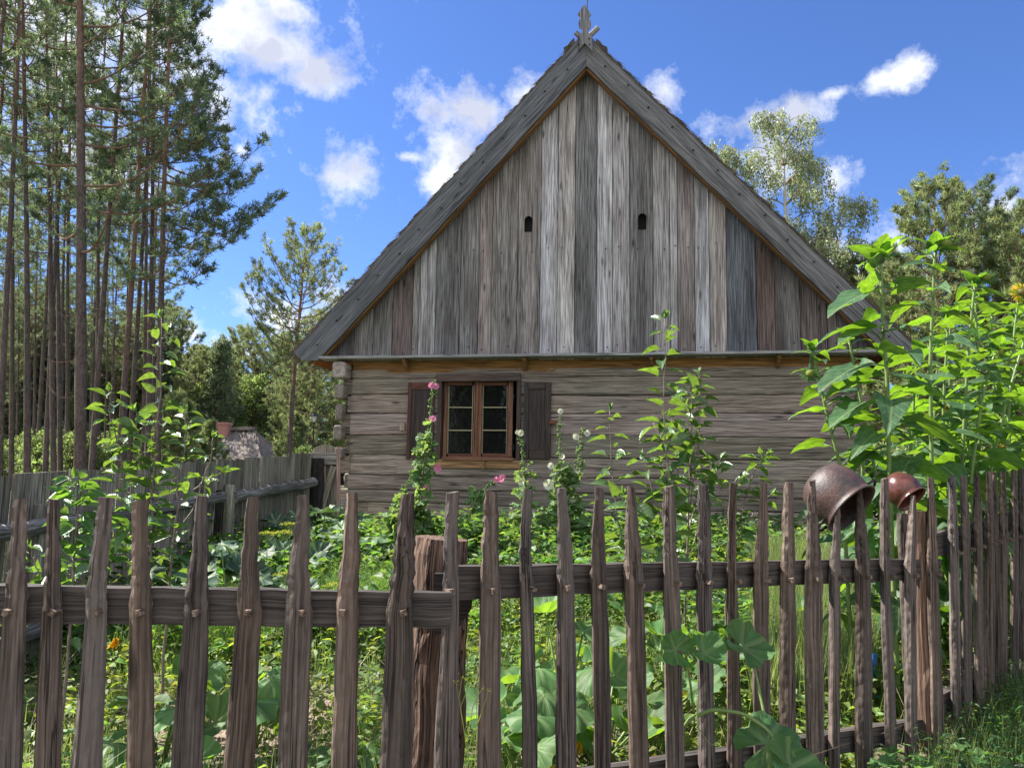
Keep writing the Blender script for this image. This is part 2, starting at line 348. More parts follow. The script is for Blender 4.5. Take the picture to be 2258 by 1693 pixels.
gxs = axis_pts(-900, 900, -5, 6, .12); gys = axis_pts(-60, 1600, 0, 10, .12)
X_, Y_ = np.meshgrid(gxs, gys); Z_ = gz(X_, Y_)
near = ((np.abs(X_) < 7) & (Y_ < 12)); Z_ = Z_+near*(RS.randn(*Z_.shape)*.006)
mb = MB(); nx = len(gxs); i, j = np.meshgrid(np.arange(len(gys)-1), np.arange(nx-1), indexing='ij')
a_ = (i*nx+j).ravel(); mb.add(np.stack([X_.ravel(), Y_.ravel(), Z_.ravel()], 1), np.stack([a_, a_+1, a_+nx+1, a_+nx], 1))
gm, t, b, o = newmat('garden_soil'); g = attr(t, 'gc')
c = mixc(t, ramp(t, noise(t, g, 6, 6, .65), (.35, 0.), (.65, 1.)), (.12, .085, .06), (.30, .235, .18))
c = mixc(t, ramp(t, noise(t, g, 45, 3, .7), (.5, 0.), (.7, .5)), c, (.40, .33, .26))
c = mixc(t, ramp(t, noise(t, g, 1.1, 4, .6), (.42, 0.), (.55, .85)), c, (.07, .10, .03))
t.links.new(c, b.inputs['Base Color']); b.inputs['Roughness'].default_value = .95; bump(t, b, noise(t, g, 30, 6, .7), .02)
ground = mb.build('ground', gm, None, True); tag(ground, 'garden soil and grassy ground running back past the cottage to the wood', 'ground', kind='structure')

px_, py_ = np.meshgrid(np.linspace(-30, 30, 121), np.linspace(-7, 1.55, 30)); mb = MB(); mb.add(np.stack([px_.ravel(), (py_+.12*np.sin(px_*1.7)*(py_ > 1)).ravel(), (gz(px_, py_)+.012).ravel()], 1), np.array([[i*121+j, i*121+j+1, i*121+j+122, i*121+j+121] for i in range(29) for j in range(120)]))  # unseen pale ground added to bounce sunlight onto the gable
pm, t, b, o = newmat('bounce_sand'); g = attr(t, 'gc'); c = mixc(t, ramp(t, noise(t, g, 4, 6, .7), (.35, 0.), (.65, 1.)), (.17, .15, .12), (.30, .27, .22)); t.links.new(c, b.inputs['Base Color']); b.inputs['Roughness'].default_value = .95; bump(t, b, noise(t, g, 40, 5), .01)
tag(mb.build('path', pm, None, True), 'unseen pale sandy ground added outside the fence for bounce light', 'path', kind='structure')
# ================================================================ cottage
TH = R(10.17); HX = at(1289, 781, 10.)[0]; HB = .68
HO = np.array([HX, 10., 0.]); Uh = np.array([cos(TH), -sin(TH), 0]); Vh = np.array([-sin(TH), -cos(TH), 0])    # along the gable, and outward towards the garden
def hp(px, py, v=0.):
    D = pdir(px, py); O = np.array([0, 0, EYE]); P0 = HO+Vh*v; tt = np.dot(P0-O, Vh)/np.dot(D, Vh); P = O+D*tt
    return np.array([np.dot(P-HO, Uh), P[2]])
def hw(u, v, z): return HO+Uh*u+Vh*v+np.array([0, 0, z])
Z3 = np.array([0, 0, 1.])
house = thing('log_cottage', (HO[0], HO[1], HB), -TH, 'old log cottage with weathered plank gable and steep thatched roof behind the garden', 'house')
VG = -.22            # front of the gable planks
zl = hp(1289, 783, -.02)[1]; apx = hp(1289, 146, 0)
ZA = apx[1]; WL = 3.69; SL = (ZA-zl)/WL; ang = math.atan(SL)
print('ledge z', zl, 'apex', ZA, 'u apex', apx[0], 'slope', math.degrees(ang))
def rake_in(u): return ZA - abs(u)*SL
# gable planks
bx = [708, 744, 780, 821, 863, 907, 921, 957, 1011, 1052, 1081, 1138, 1189, 1227, 1266, 1315, 1350, 1389, 1441, 1479, 1496, 1534, 1567, 1605, 1671, 1711, 1767, 1826, 1880, 1935, 1975]
tn = [(.62, .64, .63), (.58, .62, .62), (.75, .73, .7), (.62, .63, .6), (.60, .50, .47), (.8, .78, .74), (1.1, 1.13, 1.14), (.66, .68, .68), (.74, .74, .72), (.92, .82, .76), (.80, .77, .72), (.86, .82, .77), (1.2, 1.22, 1.25), (1.25, 1.22, 1.16), (.64, .66, .65), (1.2, 1.22, 1.23), (1.05, 1.03, 1.02), (.62, .62, .60), (.98, .96, .93), (1.05, 1.04, 1.02), (.84, .76, .72), (1.15, 1.19, 1.22), (1.08, 1.0, .92), (.5, .56, .62), (.62, .48, .42), (.58, .56, .52), (.60, .5, .46), (.6, .52, .47), (.55, .5, .47), (.5, .46, .43)]
us = [hp(x, 778, VG)[0] for x in bx]
holes = {11: (1165, 494), 17: (1416, 489)}
mb = MB()
for k in range(len(bx)-1):
    a, b_ = us[k]+.004, us[k+1]-.004; z0 = zl-.02; rn = RS.rand(3)*50
    v0 = VG+RS.uniform(-.006, .006); T = np.array(tn[k])**1.45; T = (T*.7+T.mean()*.3)*np.array([.985, .98, 1.02])
    def G_(P): return np.array([[p[1]+rn[0], p[0]+rn[1], rn[2]] for p in P])
    def top(u): return rake_in(u)+.12
    def emit(P): prism(mb, [hw(p[0], v0, p[1]) for p in P], -Vh*.03, T, G_(P))
    if k in holes:
        cu, cz = hp(*holes[k], VG); w = .056; h0 = cz-.115; h1 = cz+.06; n = 8
        arc = [(cu+w*cos(th), h1+w*sin(th)) for th in np.linspace(0, pi, n+1)]
        emit([(a, z0), (cu, z0), (cu, h0), (cu-w, h0)]+arc[::-1][:n//2+1]+[(cu, top(cu)), (a, top(a))])
        emit([(cu, z0), (b_, z0), (b_, top(b_)), (cu, top(cu))]+arc[:n//2+1][::-1]+[(cu+w, h0), (cu, h0)])
    else:
        P = [(a, z0), (b_, z0), (b_, top(b_))]
        if a < 0 < b_: P.append((0, top(0)))
        P.append((a, top(a))); emit(P)
gw = mb.build('gable_wall', M['gable'], house)
# black backing behind planks, its colour standing in for the attic's shade
mb = MB(); prism(mb, [hw(-WL+.02, VG-.09, zl), hw(WL-.02, VG-.09, zl), hw(0, VG-.09, ZA+.1)], -Vh*.05); mb.build('attic_shade_backing', M['shade_black'], house)
# nails on the planks
for k in range(len(bx)-1):
    for q in range(2):
        u = us[k]+(us[k+1]-us[k])*RS.uniform(.25, .75); z = zl+[.12, 1.5][q]+RS.uniform(-.05, .05)
        if z < rake_in(u)-.2: mb = MB(); box(mb, hw(u, VG+.004, z), Uh*.007, Vh*.006, Z3*.007); mb.build('nail', M['iron'], gw)
# rake boards
for s in (-1, 1):
    BW = .35 if s < 0 else .295
    al = np.array([s*cos(ang), -sin(ang)]); nr_ = np.array([s*sin(ang), cos(ang)])
    def rp(sl, off, v): q = np.array([0, ZA])+al*sl+nr_*off; return hw(q[0], v, q[1])
    # top of the joint lies on the plane u=0
    def s0(off): return -off*math.tan(ang)
    Lb = 5.46
    mb = MB(); n = 24; rn = RS.rand(3)*30
    offs = np.array([0, .5, 1])*BW
    V = []; G = []
    for v, vo in ((0., 0), (-.045, 1)):
        for i in range(n+1):
            for jx, of in enumerate(offs):
                a = s0(of)+.003; e = Lb + [.30, .36, .10][jx] if jx != 1 else Lb+.38
                e = Lb+[.05, .21, .225][jx]; sl = a+(e-a)*i/n
                V.append(rp(sl, of+(.004*sin(i*1.7+s) if jx != 1 else 0), v)); G.append([sl+rn[0], of+rn[1], v+rn[2]])
    m1 = (n+1)*3; F = []
    for i in range(n):
        for j in (0, 1): F += [[i*3+j, i*3+3+j, i*3+4+j, i*3+1+j], [m1+i*3+j, m1+i*3+1+j, m1+i*3+4+j, m1+i*3+3+j]]
        F += [[i*3, m1+i*3, m1+i*3+3, i*3+3], [i*3+2, i*3+5, m1+i*3+5, m1+i*3+2]]
    for j in (0, 1): F += [[j, j+1, m1+j+1, m1+j], [n*3+j, m1+n*3+j, m1+n*3+j+1, n*3+j+1]]
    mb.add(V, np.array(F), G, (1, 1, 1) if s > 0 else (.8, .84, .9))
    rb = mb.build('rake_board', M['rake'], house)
    for i in range(13):
        sl = .2+i*.43; p = rp(sl, .18+(.02 if i % 2 else -.01), .0); mb = MB()
        tube(mb, [p-Vh*.01, p+Vh*.022, p+Vh*.035-Z3*.006], [.011, .011, .008], 6); mb.build('peg', M['iron'] if i % 3 else M['rail'], rb)
    # fresh underside board set back from the rake
    mb = MB(); beam(mb, rp(.02, -.012, -.09), rp(Lb+.0, -.012, -.09), Vh*.05, (rp(0, 1, 0)-rp(0, 0, 0))*.009, (.6, .56, .55), 6); mb.build('rake_batten', M['fresh'], house)
    mb = MB(); beam(mb, rp(.25, .10, -.30), rp(Lb+.12, .10, -.30), Vh*.10, (rp(0, 1, 0)-rp(0, 0, 0))*.02, (.8, .75, .7), 6); mb.build('roof_lath', M['fresh'], house)
    # thatch slope
    mb = MB(); nl = 90; ld = 26; Dp = 8.6; s_end = 5.73
    base = []
    for vi in range(ld+1):
        v = -.05-Dp*(vi/ld)**1.6
        for i in range(nl+1):
            sl = -.22+(s_end+.22)*i/nl; ph = (sl*3.2+.3*sin(v*3)) % 1.
            off = BW+.04+.022*ph+RS.randn()*.010+.04*(sl < 0)
            base.append(rp(sl, off, v+RS.randn()*.008*(vi > 0)))
    top = np.array(base); nlo = (nl+1)
    bot = []
    for vi in range(ld+1):
        v = -.05-Dp*(vi/ld)**1.6
        for i in range(nl+1):
            sl = -.0+(s_end-.12)*i/nl; bot.append(rp(sl, .13+RS.randn()*.01, v))
    bot = np.array(bot); V = np.concatenate([top, bot]); nn_ = len(top)
    Fa = []
    for vi in range(ld):
        for i in range(nl):
            a = vi*nlo+i; Fa += [[a, a+1, a+nlo+1, a+nlo], [nn_+a, nn_+a+nlo, nn_+a+nlo+1, nn_+a+1]]
    for i in range(nl): Fa.append([i, nn_+i, nn_+i+1, i+1])
    for vi in range(ld):
        a = vi*nlo+nl; Fa.append([a, nn_+a, nn_+a+nlo, a+nlo])
    g1 = np.array([[i/nl*6.3, v_, 0] for v_ in range(ld+1) for i in range(nl+1)]); g1[:, 1] *= .3
    mb.add(V, np.array(Fa), np.concatenate([g1, g1+5]))
    # loose straw ends at the verge and along the eave
    n = 5200
    sl = RS.uniform(-.3, s_end-.02, n); vv = -.045-RS.rand(n)**2*.5; of = BW+.035+.022*((sl*3.2) % 1)+RS.uniform(-.02, .015, n)
    ev = RS.rand(n) < .25; sl = np.where(ev, s_end-.04-RS.rand(n)*.1, sl); of = np.where(ev, RS.uniform(.13, BW+.08, n), of); vv = np.where(ev, -.04-RS.rand(n)*3, vv)
    P = np.array([rp(a, b_, c_) for a, b_, c_ in zip(sl, of, vv)])
    dirs = (rp(1, 0, 0)-rp(0, 0, 0))[None]*RS.uniform(.6, 1.2, n)[:, None]+(rp(0, 1, 0)-rp(0, 0, 0))[None]*RS.uniform(-.1, .32, n)[:, None]+Vh[None]*(RS.randn(n)*.25)[:, None]
    wd = RS.randn(n, 3); wd /= np.linalg.norm(wd, axis=1)[:, None]; ln = RS.uniform(.05, .17, n)
    V = np.stack([P-wd*.004, P+wd*.004, P+dirs*ln[:, None]], 1).reshape(-1, 3)
    mb.add(V, np.arange(n*3).reshape(-1, 3), None, np.repeat(RS.uniform(.5, 1.3, n), 3)[:, None]*np.ones(3))
    mb.build('thatch_slope', M['thatch'], house)
    # soffit under the eave, fresh reed
    mb = MB(); beam(mb, rp(4.9, .075, -4.33), rp(5.62, .075, -4.33), Vh*4.24, (rp(0, 1, 0)-rp(0, 0, 0))*.02, (.95, .62, .5), 4); mb.build('soffit_reed', M['fresh'], house)
    for q, v in enumerate([-.1, -1.3, -2.6, -3.9, -5.2, -6.5, -7.8]):
        mb = MB(); lg = 1.02 if q == 0 else 1.1
        p1 = rp(-.30, BW+.10 if q else .30, v+.0) ; p1 = rp(-.62 if q else -.53, BW+.14 if q else .27, v-.05*s if q else -.085-.04*s); p2 = rp(lg, BW+(.13 if q else .06), v-.05*s-(0 if q else .10))
        tube(mb, [p1, (p1+p2)/2, p2], [.037, .036, .03], 9, (.9, .85, .8)); mb.build('ridge_spar', M['pale'], house)
# ledge between gable and log wall
ul, ur = hp(700, 787, 0)[0]-.0, WL+.12
mb = MB(); beam(mb, hw(-WL-.03, -.13, zl+.005), hw(ur, -.13, zl+.012), Vh*.14, Z3*.017, (1, 1, 1), 10, .01); mb.build('ledge_board', M['pale'], house)
mb = MB(); beam(mb, hw(-3.3, -.30, zl-.10), hw(3.45, -.30, zl-.10), Z3*.085, Vh*.05, (.8, .75, .68), 8); mb.build('wall_plate', M['fresh'], house)
for px in (893, 1157, 1436, 1718):
    u, z = hp(px, 806, -.12); mb = MB()
    prism(mb, [hw(u-.022, -.25, zl-.02), hw(u-.022, -.04, zl-.02), hw(u-.022, -.06, zl-.06), hw(u-.022, -.23, zl-.17), hw(u-.022, -.25, zl-.17)], Uh*.045, (.85, .8, .75)); mb.build('bracket', M['sill'], house)
# log wall: hewn logs as one modelled face with wandering seams
VW = -.25; zb = .45
ylog = [792, 831, 870, 912, 960, 1008, 1053, 1087, 1118, 1152, 1192, 1240]
zs = [hp(1250, y, VW)[1] for y in ylog]; zs[0] = zl-.14
u0_, u1_ = -3.31, 3.42
wx0, wy0 = hp(961, 1012, VW); wx1, wy1 = hp(1149, 826, VW)
def logface(u0_, u1_, mk, dv, hole=None, su=.03, sz=.0085, parent=None, name='log_wall', mat=None):
    mb = MB(); nu = int((u1_-u0_)/su); uu = np.linspace(u0_, u1_, nu+1); nz = int((zs[0]-zb)/sz); zz = np.linspace(zs[0], zb, nz+1)
    UU, ZZ = np.meshgrid(uu, zz); D = np.zeros_like(UU); K = np.zeros(UU.shape, int); DZ = np.full(UU.shape, 9.)
    for k in range(1, len(zs)):
        seam = zs[k]+.010*np.sin(UU*.9+k*2.1)+.004*np.sin(UU*2.9+k*5)+.0015*np.sin(UU*17+k)
        K += (ZZ < seam); DZ = np.minimum(DZ, np.abs(ZZ-seam))
    ph = K*1.7
    D += .006*np.sin(UU*.8+ph)+.003*np.sin(UU*3.3+ph*2)+.006*np.sin(ph*5)+RS.randn(*UU.shape)*.0008
    D += .005*np.sqrt(np.clip(DZ/.03, 0, 1)); gap = .004+.004*np.sin(UU*2.3+K)+.003*np.sin(UU*9+K*3)
    D -= .03*(DZ < np.clip(gap, .0035, .02))
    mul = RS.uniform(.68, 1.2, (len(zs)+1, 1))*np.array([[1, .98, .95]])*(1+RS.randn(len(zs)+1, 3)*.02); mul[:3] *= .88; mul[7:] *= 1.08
    rn = RS.rand(len(zs)+1, 3)*40
    V = (HO[None, None]+Uh*0) + (mk(UU, dv+D, ZZ))
    G = np.stack([UU+rn[K, 0], ZZ+rn[K, 1], rn[K, 2]+D*0], -1)
    Tn = mul[K]*(np.where(DZ < .006, .6, 1.))[..., None]
    i, j = np.meshgrid(np.arange(nz), np.arange(nu), indexing='ij'); a = (i*(nu+1)+j).ravel(); F = np.stack([a, a+nu+1, a+nu+2, a+1], 1)
    if hole is not None:
        uc = (UU[:-1, :-1]+su/2).ravel(); zc_ = (ZZ[:-1, :-1]-sz/2).ravel()
        F = F[~((uc > hole[0]) & (uc < hole[2]) & (zc_ > hole[1]) & (zc_ < hole[3]))]
    mb.add(V.reshape(-1, 3), F, G.reshape(-1, 3), Tn.reshape(-1, 3)); return mb
mk = lambda u, v, z: Uh*u[..., None]+Vh*v[..., None]+Z3*z[..., None]
mb = logface(u0_, u1_, mk, VW, (wx0+.03, wy0+.02, wx1-.03, wy1-.02)); lw = mb.build('log_wall', M['log'], house, True)
# replaced timber piece left of the window sill, and the room behind
u, z = hp(877, 1010, VW); u2, z2 = hp(1150, 1048, VW)
mb = MB(); beam(mb, hw(u, VW+.008, (z+z2)/2), hw(u2, VW+.006, (z+z2)/2), Z3*(z-z2)/2, Vh*.014, (1.25, 1.2, 1.15), 14, .02); mb.build('patch_board', M['log'], lw)
for sx, u in ((-1, u0_), (1, u1_)):
    mk2 = lambda uu, v, z, sx=sx, u=u: Uh*u-Vh*uu[..., None]+Uh*sx*(v[..., None]-.02)+Z3*z[..., None]
    mb = logface(.24, 8.6, mk2, 0., None, .08, .03); mb.build('side_wall', M['log'], house, True)
mb = MB(); box(mb, hw(0, -8.75, (zs[0]+zb)/2), Uh*3.3, Vh*.1, Z3*(zs[0]-zb)/2); mb.build('back_wall', M['log'], house)
mb = MB(); prism(mb, [hw(-WL, -8.7, zl), hw(WL, -8.7, zl), hw(0, -8.7, ZA+.1)], -Vh*.04); mb.build('back_gable', M['gable'], house)
# corner: log ends
mb = MB()
def endblock(x0, y0, x1, y1, v0, v1, T, name='log_end', mat='log'):
    m2 = MB(); a = hp(x0, y1, v1); b_ = hp(x1, y0, v1); c_ = (a+b_)/2; hu = (b_[0]-a[0])/2; hz = (b_[1]-a[1])/2; n = 12; V = []
    for v, k in ((v1, .86), (v1-.015, 1.), (v0, 1.)):
        for q in range(n):
            th = 2*pi*q/n+pi/n; cu = abs(cos(th))**.35*np.sign(cos(th))*hu*k; cz = abs(sin(th))**.35*np.sign(sin(th))*hz*k
            V.append(hw(c_[0]+cu, v, c_[1]+cz))
    F = [np.arange(n), np.array([[i, i+n, (i+1) % n+n, (i+1) % n] for i in range(n)]), np.array([[i+n, i+2*n, (i+1) % n+2*n, (i+1) % n+n] for i in range(n)])]
    rn = RS.rand(3)*20
    m2.add(V, F, np.array([[np.dot(np.array(p)-HO, Vh)*2+rn[0], np.dot(np.array(p)-HO, Uh)+rn[1], p[2]+rn[2]] for p in V]), T); return m2.build(name, M[mat], house)
endblock(731, 797, 762, 832, -.5, -.03, (1.5, 1.55, 1.6))
endblock(736, 846, 758, 879, -.5, -.12, (.9, .92, .9)); endblock(738, 890, 755, 926, -.5, -.13, (.85, .86, .85)); endblock(734, 937, 754, 968, -.5, -.12, (.8, .8, .8)); endblock(736, 986, 754, 1010, -.5, -.12, (.9, .9, .9))
endblock(1888, 800, 1918, 835, -.5, -.05, (1.3, 1.3, 1.3))
for k in range(len(zs)-2):                         # crossing ends of the front logs
    zc_ = (zs[k]+zs[k+1])/2; hz = (zs[k]-zs[k+1])/2-.012
    for s in (-1, 1):
        ue = (u0_ if s < 0 else u1_); ln = .05+.07*(k % 2 == (0 if s > 0 else 1))+RS.uniform(0, .03)
        m2 = MB(); beam(m2, hw(ue-s*.3, VW-.09, zc_), hw(ue+s*ln, VW-.09, zc_), Z3*hz, Vh*.085, tuple(np.array([1, .96, .9])*RS.uniform(.6, .95)), 4, .03); m2.build('log_end', M['log'], house)
# window
win = MB(); V0 = VW
def hbox(x0, y0, x1, y1, va, vb, name, mat, par, T=(1, 1, 1), gr=0):
    a = hp(x0, y1, vb); b_ = hp(x1, y0, vb); c_ = hw((a[0]+b_[0])/2, (va+vb)/2, (a[1]+b_[1])/2); m2 = MB()
    hu, hz = abs(b_[0]-a[0])/2, abs(b_[1]-a[1])/2
    if gr == 0: beam(m2, c_-Uh*hu, c_+Uh*hu, Z3*hz, Vh*abs(vb-va)/2, T, max(2, int(hu*12)), .012)
    else: beam(m2, c_-Z3*hz, c_+Z3*hz, Uh*hu, Vh*abs(vb-va)/2, T, max(2, int(hz*12)), .012)
    return m2.build(name, M[mat], par)
wf = hbox(961, 823, 1147, 840, -.40, -.185, 'window_lintel', 'shutter', house, (1.6, 1.5, 1.5))
fr = hbox(961, 838, 975, 1013, -.42, -.20, 'window', 'shutter', house, (1.1, 1, 1), 2)
for nm, a in (('window_jamb', (1137, 838, 1149, 1013)),): hbox(*a, -.42, -.20, nm, 'shutter', fr, (1.1, 1, 1), 2)
hbox(974, 1008, 1131, 1014, -.42, -.165, 'sill', 'frame', fr, (.9, .9, .9))
hbox(956, 1015, 1147, 1030, -.42, -.188, 'window_apron', 'sill', house); hbox(1064, 1013, 1070, 1034, -.3, -.175, 'apron_block', 'sill', house, (.9, .85, .8), 2)
for s, (x0, x1, g0, g1) in enumerate(((975, 1049, 987.5, 1042), (1050, 1132, 1063.5, 1118))):
    sa = hbox(x0+.5, 842, g0, 1007, -.36, -.29, 'sash', 'frame', fr, (1, 1, 1), 2)
    hbox(g1, 842, x1-.5, 1007, -.36, -.29, 'sash_stile', 'frame', sa, (1, 1, 1), 2)
    hbox(g0, 842, g1, 850, -.36, -.292, 'sash_rail', 'frame', sa, (.7, .6, .6)); hbox(g0, 1000, g1, 1007, -.36, -.292, 'sash_rail', 'frame', sa, (.75, .65, .65))
    for y in (898, 948.5): hbox(g0, y-1.1, g1, y+1.1, -.35, -.297, 'glazing_bar', 'putty', sa, (.7, .65, .55))
    for a in ((g0, 850, g0+1.2, 1000), (g1-1.2, 850, g1, 1000)): hbox(*a, -.34, -.305, 'putty_line', 'putty', sa, (.5, .45, .4), 2)
    a = hp(g0-2, 1002, -.335); b_ = hp(g1+2, 848, -.335); m2 = MB(); prism(m2, [hw(a[0], -.335, a[1]), hw(b_[0], -.335, a[1]), hw(b_[0], -.335, b_[1]), hw(a[0], -.335, b_[1])], -Vh*.004); m2.build('pane', M['glass'], sa)
    hbox(x0-1 if s == 0 else x1-1, 868, x0+1.5 if s == 0 else x1+1.5, 880, -.3, -.275, 'hinge', 'iron', sa, gr=2); hbox(x0-1 if s == 0 else x1-1, 980, x0+1.5 if s == 0 else x1+1.5, 992, -.3, -.275, 'hinge', 'iron', sa, gr=2)
hbox(1046, 842, 1055, 1008, -.33, -.275, 'window_mullion', 'frame', fr, (.85, .8, .8), 2)
m2 = MB(); a = hp(975, 1010, -.42); b_ = hp(1137, 840, -.42)
box(m2, hw((a[0]+b_[0])/2, -1.0, (a[1]+b_[1])/2), Uh*.6, Vh*.02, Z3*.6); m2.build('room_wall', M['shade_black'], fr)
for s, (x0, x1) in enumerate(((895, 958), (1153, 1215))):
    y0, y1 = 843, 1011
    sh_ = hbox(x0+6, y0+12, x1-6, y1-12, -.235, -.215, 'shutter', 'shutter', house, (.85, .85, .9), 2)
    red = (2.3, 1.1, .85) if s == 0 else (.9, .95, 1)
    hbox(x0, y0, x0+13, y1, -.24, -.198, 'shutter_stile', 'shutter', sh_, (1.5, .9, .8) if s == 0 else (.9, .95, 1), 2); hbox(x1-13, y0, x1, y1, -.24, -.198, 'shutter_stile', 'shutter', sh_, (1.1, 1, 1), 2)
    hbox(x0+13, y0, x1-13, y0+15, -.24, -.20, 'shutter_rail', 'shutter', sh_, red); hbox(x0+13, y1-20, x1-13, y1, -.24, -.20, 'shutter_rail', 'shutter', sh_, (1.2, 1.1, 1.1))
hbox(1211, 927, 1227, 934, -.23, -.17, 'shutter_catch', 'sill', house, (.6, .45, .4)); hbox(881, 932, 892, 949, -.245, -.215, 'shutter_catch', 'log', house, (1.1, 1, .85), 2)
# finial
fo = [(1022, 70), (912, 238), (945, 275), (958, 305), (935, 345), (926, 395), (936, 440), (965, 466), (984, 490), (982, 530), (915, 600), (918, 835), (1024, 700), (1150, 830), (1150, 600), (1085, 530), (1078, 485), (1100, 465), (1122, 440), (1132, 390), (1122, 345), (1095, 300), (1104, 272), (1131, 238)]
m2 = MB(); P = [hp(1150+x/7.373, y/7.373, .04) for x, y in fo]
prism(m2, [hw(p[0], .04, p[1]) for p in P], -Vh*.028, (1.15, 1.15, 1.2), np.array([[p[1], p[0], 3.] for p in P])); fn = m2.build('gable_finial', M['rake'], house)
for (x, y) in ((1276, 86), (1299, 85), (1300, 98), (1275, 97)):
    p = hp(x, y, .045); m2 = MB(); tube(m2, [hw(p[0], .03, p[1]), hw(p[0], .06, p[1]-.01)], .009, 6); m2.build('finial_peg', M['iron'], fn)
m2 = MB(); p = hp(1295, 40, -.15); tube(m2, [hw(p[0], -.15, ZA+.3), hw(p[0], -.15, ZA+2.2)], .007, 6); m2.build('lightning_rod', M['iron'], house)

# ================================================================ side board fence and garden gate
A0 = at(0, 1048, 5.0); B0 = at(690, 998, 9.6)
def meet(px, A=A0, B=B0):
    D = pdir(px, 1045); s = D[0]/D[1]; dx = B[0]-A[0]; dy = B[1]-A[1]; t_ = (A[0]-s*A[1])/(s*dy-dx); return A[1]+t_*dy
bf = thing('board_fence', (A0[0], A0[1], float(gz(A0[0], A0[1]))), 0, 'tall grey fence of close upright boards running from the left edge back to the cottage', 'fence')
fd = nrm([B0[0]-A0[0], B0[1]-A0[1], 0]); fn_ = np.array([fd[1], -fd[0], 0])  # towards the garden
mb = MB(); s = -2.2; Lf = np.linalg.norm((B0-A0)[:2])
while s < Lf:
    w = RS.uniform(.13, .2); p = A0+fd*(s+w/2); tz = A0[2]+(B0[2]-A0[2])*(s/Lf)+RS.uniform(-.015, .015); g0 = float(gz(p[0], p[1]))-.05
    T = np.array([1.04, 1., .93])*RS.uniform(.7, 1.25); off = -fn_*RS.uniform(0, .012); tilt = fd*RS.uniform(-.008, .008)
    P = [p+off-fd*(w/2-.005)+Z3*(g0-p[2]), p+off+fd*(w/2-.005)+Z3*(g0-p[2]), p+off+fd*(w/2-.005)+tilt+Z3*(tz-p[2]), p+off-fd*(w/2-.005)+tilt+Z3*(tz-p[2]+RS.uniform(-.01, .01))]
    rn = RS.rand(3)*40; prism(mb, P, -fn_*.02, T, np.array([[q[2]+rn[0], np.dot(q, fd)+rn[1], rn[2]] for q in P])); s += w+RS.uniform(.003, .012)
mb.build('board_panel', M['board'], bf)
def fpost(x0, x1, ytop, name, mat, T, slant=0, off=.07, rgh=.04, d=None):
    px = (x0+x1)/2; d = d or meet(px)-.1; c_ = at(px, ytop, d); r_ = (x1-x0)/2*d/FPX; g0 = float(gz(c_[0], c_[1])); m2 = MB()
    n = 14; P = [[c_[0], c_[1], g0-.1+(c_[2]-g0+.1)*i/n] for i in range(n+1)]; tube(m2, P, r_*np.r_[np.full(n, 1), .93], 14, T, rgh); return m2.build(name, M[mat], bf)
fpost(683, 716, 1010, 'fence_post', 'char', (1, 1, 1), rgh=.06); fpost(497, 520, 1068, 'fence_post', 'board', (1.2, 1.3, 1.15)); fpost(463, 490, 1080, 'fence_post', 'char', (.8, .8, .8), d=meet(480)+.05)
fpost(78, 113, 1112, 'fence_post', 'board', (.9, .95, .95))
def rail(x0, y0, x1, y1, d0, d1, r_, name='fence_rail', mat='barklog', T=(1, 1, 1)):
    a = at(x0, y0, d0); b_ = at(x1, y1, d1); n = 16; P = [a+(b_-a)*i/n+np.array([0, 0, .006*sin(i*1.3)]) for i in range(n+1)]; m2 = MB(); tube(m2, P, r_*(1+.05*np.sin(np.arange(n+1)*2.)), 12, T, .03); return m2.build(name, M[mat], bf)
rail(514, 1097, 690, 1064, meet(514)-.16, meet(690)-.16, .062)
rail(214, 1146, 490, 1096, meet(214)-.14, meet(490)-.14, .05); rail(-260, 1215, 214, 1142, meet(-260)-.12, meet(214)-.12, .052)
rail(-200, 1500, 500, 1225, meet(-200)-.12, meet(500)-.12, .05, T=(.8, .8, .8))
gate = thing('garden_gate', (*at(716, 1100, 9.9)[:2], .8), 0, 'narrow plank gate with a rounded top between the side fence and the cottage corner', 'gate')
DG = 9.85
def gp(px, py): return at(px, py, DG)
m2 = MB(); arcp = [(688, 1160)]+[(688, 1000)]+[(688+28*(1-cos(th)), 997-17*sin(th)) for th in np.linspace(0, pi, 12)]+[(744, 1160)]
prism(m2, [gp(x, y) for x, y in arcp], [0, .03, 0], (1.3, 1.2, 1.1), np.array([[gp(x, y)[2], gp(x, y)[0], 1.] for x, y in arcp])); m2.build('gate_panel', M['board'], gate)
def gbar(x0, y0, x1, y1, hw_, T, mat='board', name='gate_bar', dz=-.03):
    a = gp(x0, y0)+[0, dz, 0]; b_ = gp(x1, y1)+[0, dz, 0]; dd = nrm(b_-a); m2 = MB(); beam(m2, a, b_, np.cross(dd, [0, 1, 0])*hw_, [0, .015, 0], T, 5, .02); m2.build(name, M[mat], gate)
gbar(682, 1011, 746, 1010, .075, (1.15, 1.1, 1.1)); gbar(738, 1028, 708, 1125, .04, (1.4, 1.3, 1.15), dz=-.035); gbar(714, 1024, 714, 1150, .03, (1.1, .9, .75), dz=-.012)
gbar(748, 985, 748, 1160, .022, (1.5, 1.2, 1.1), 'log', 'gate_stile', -.04)
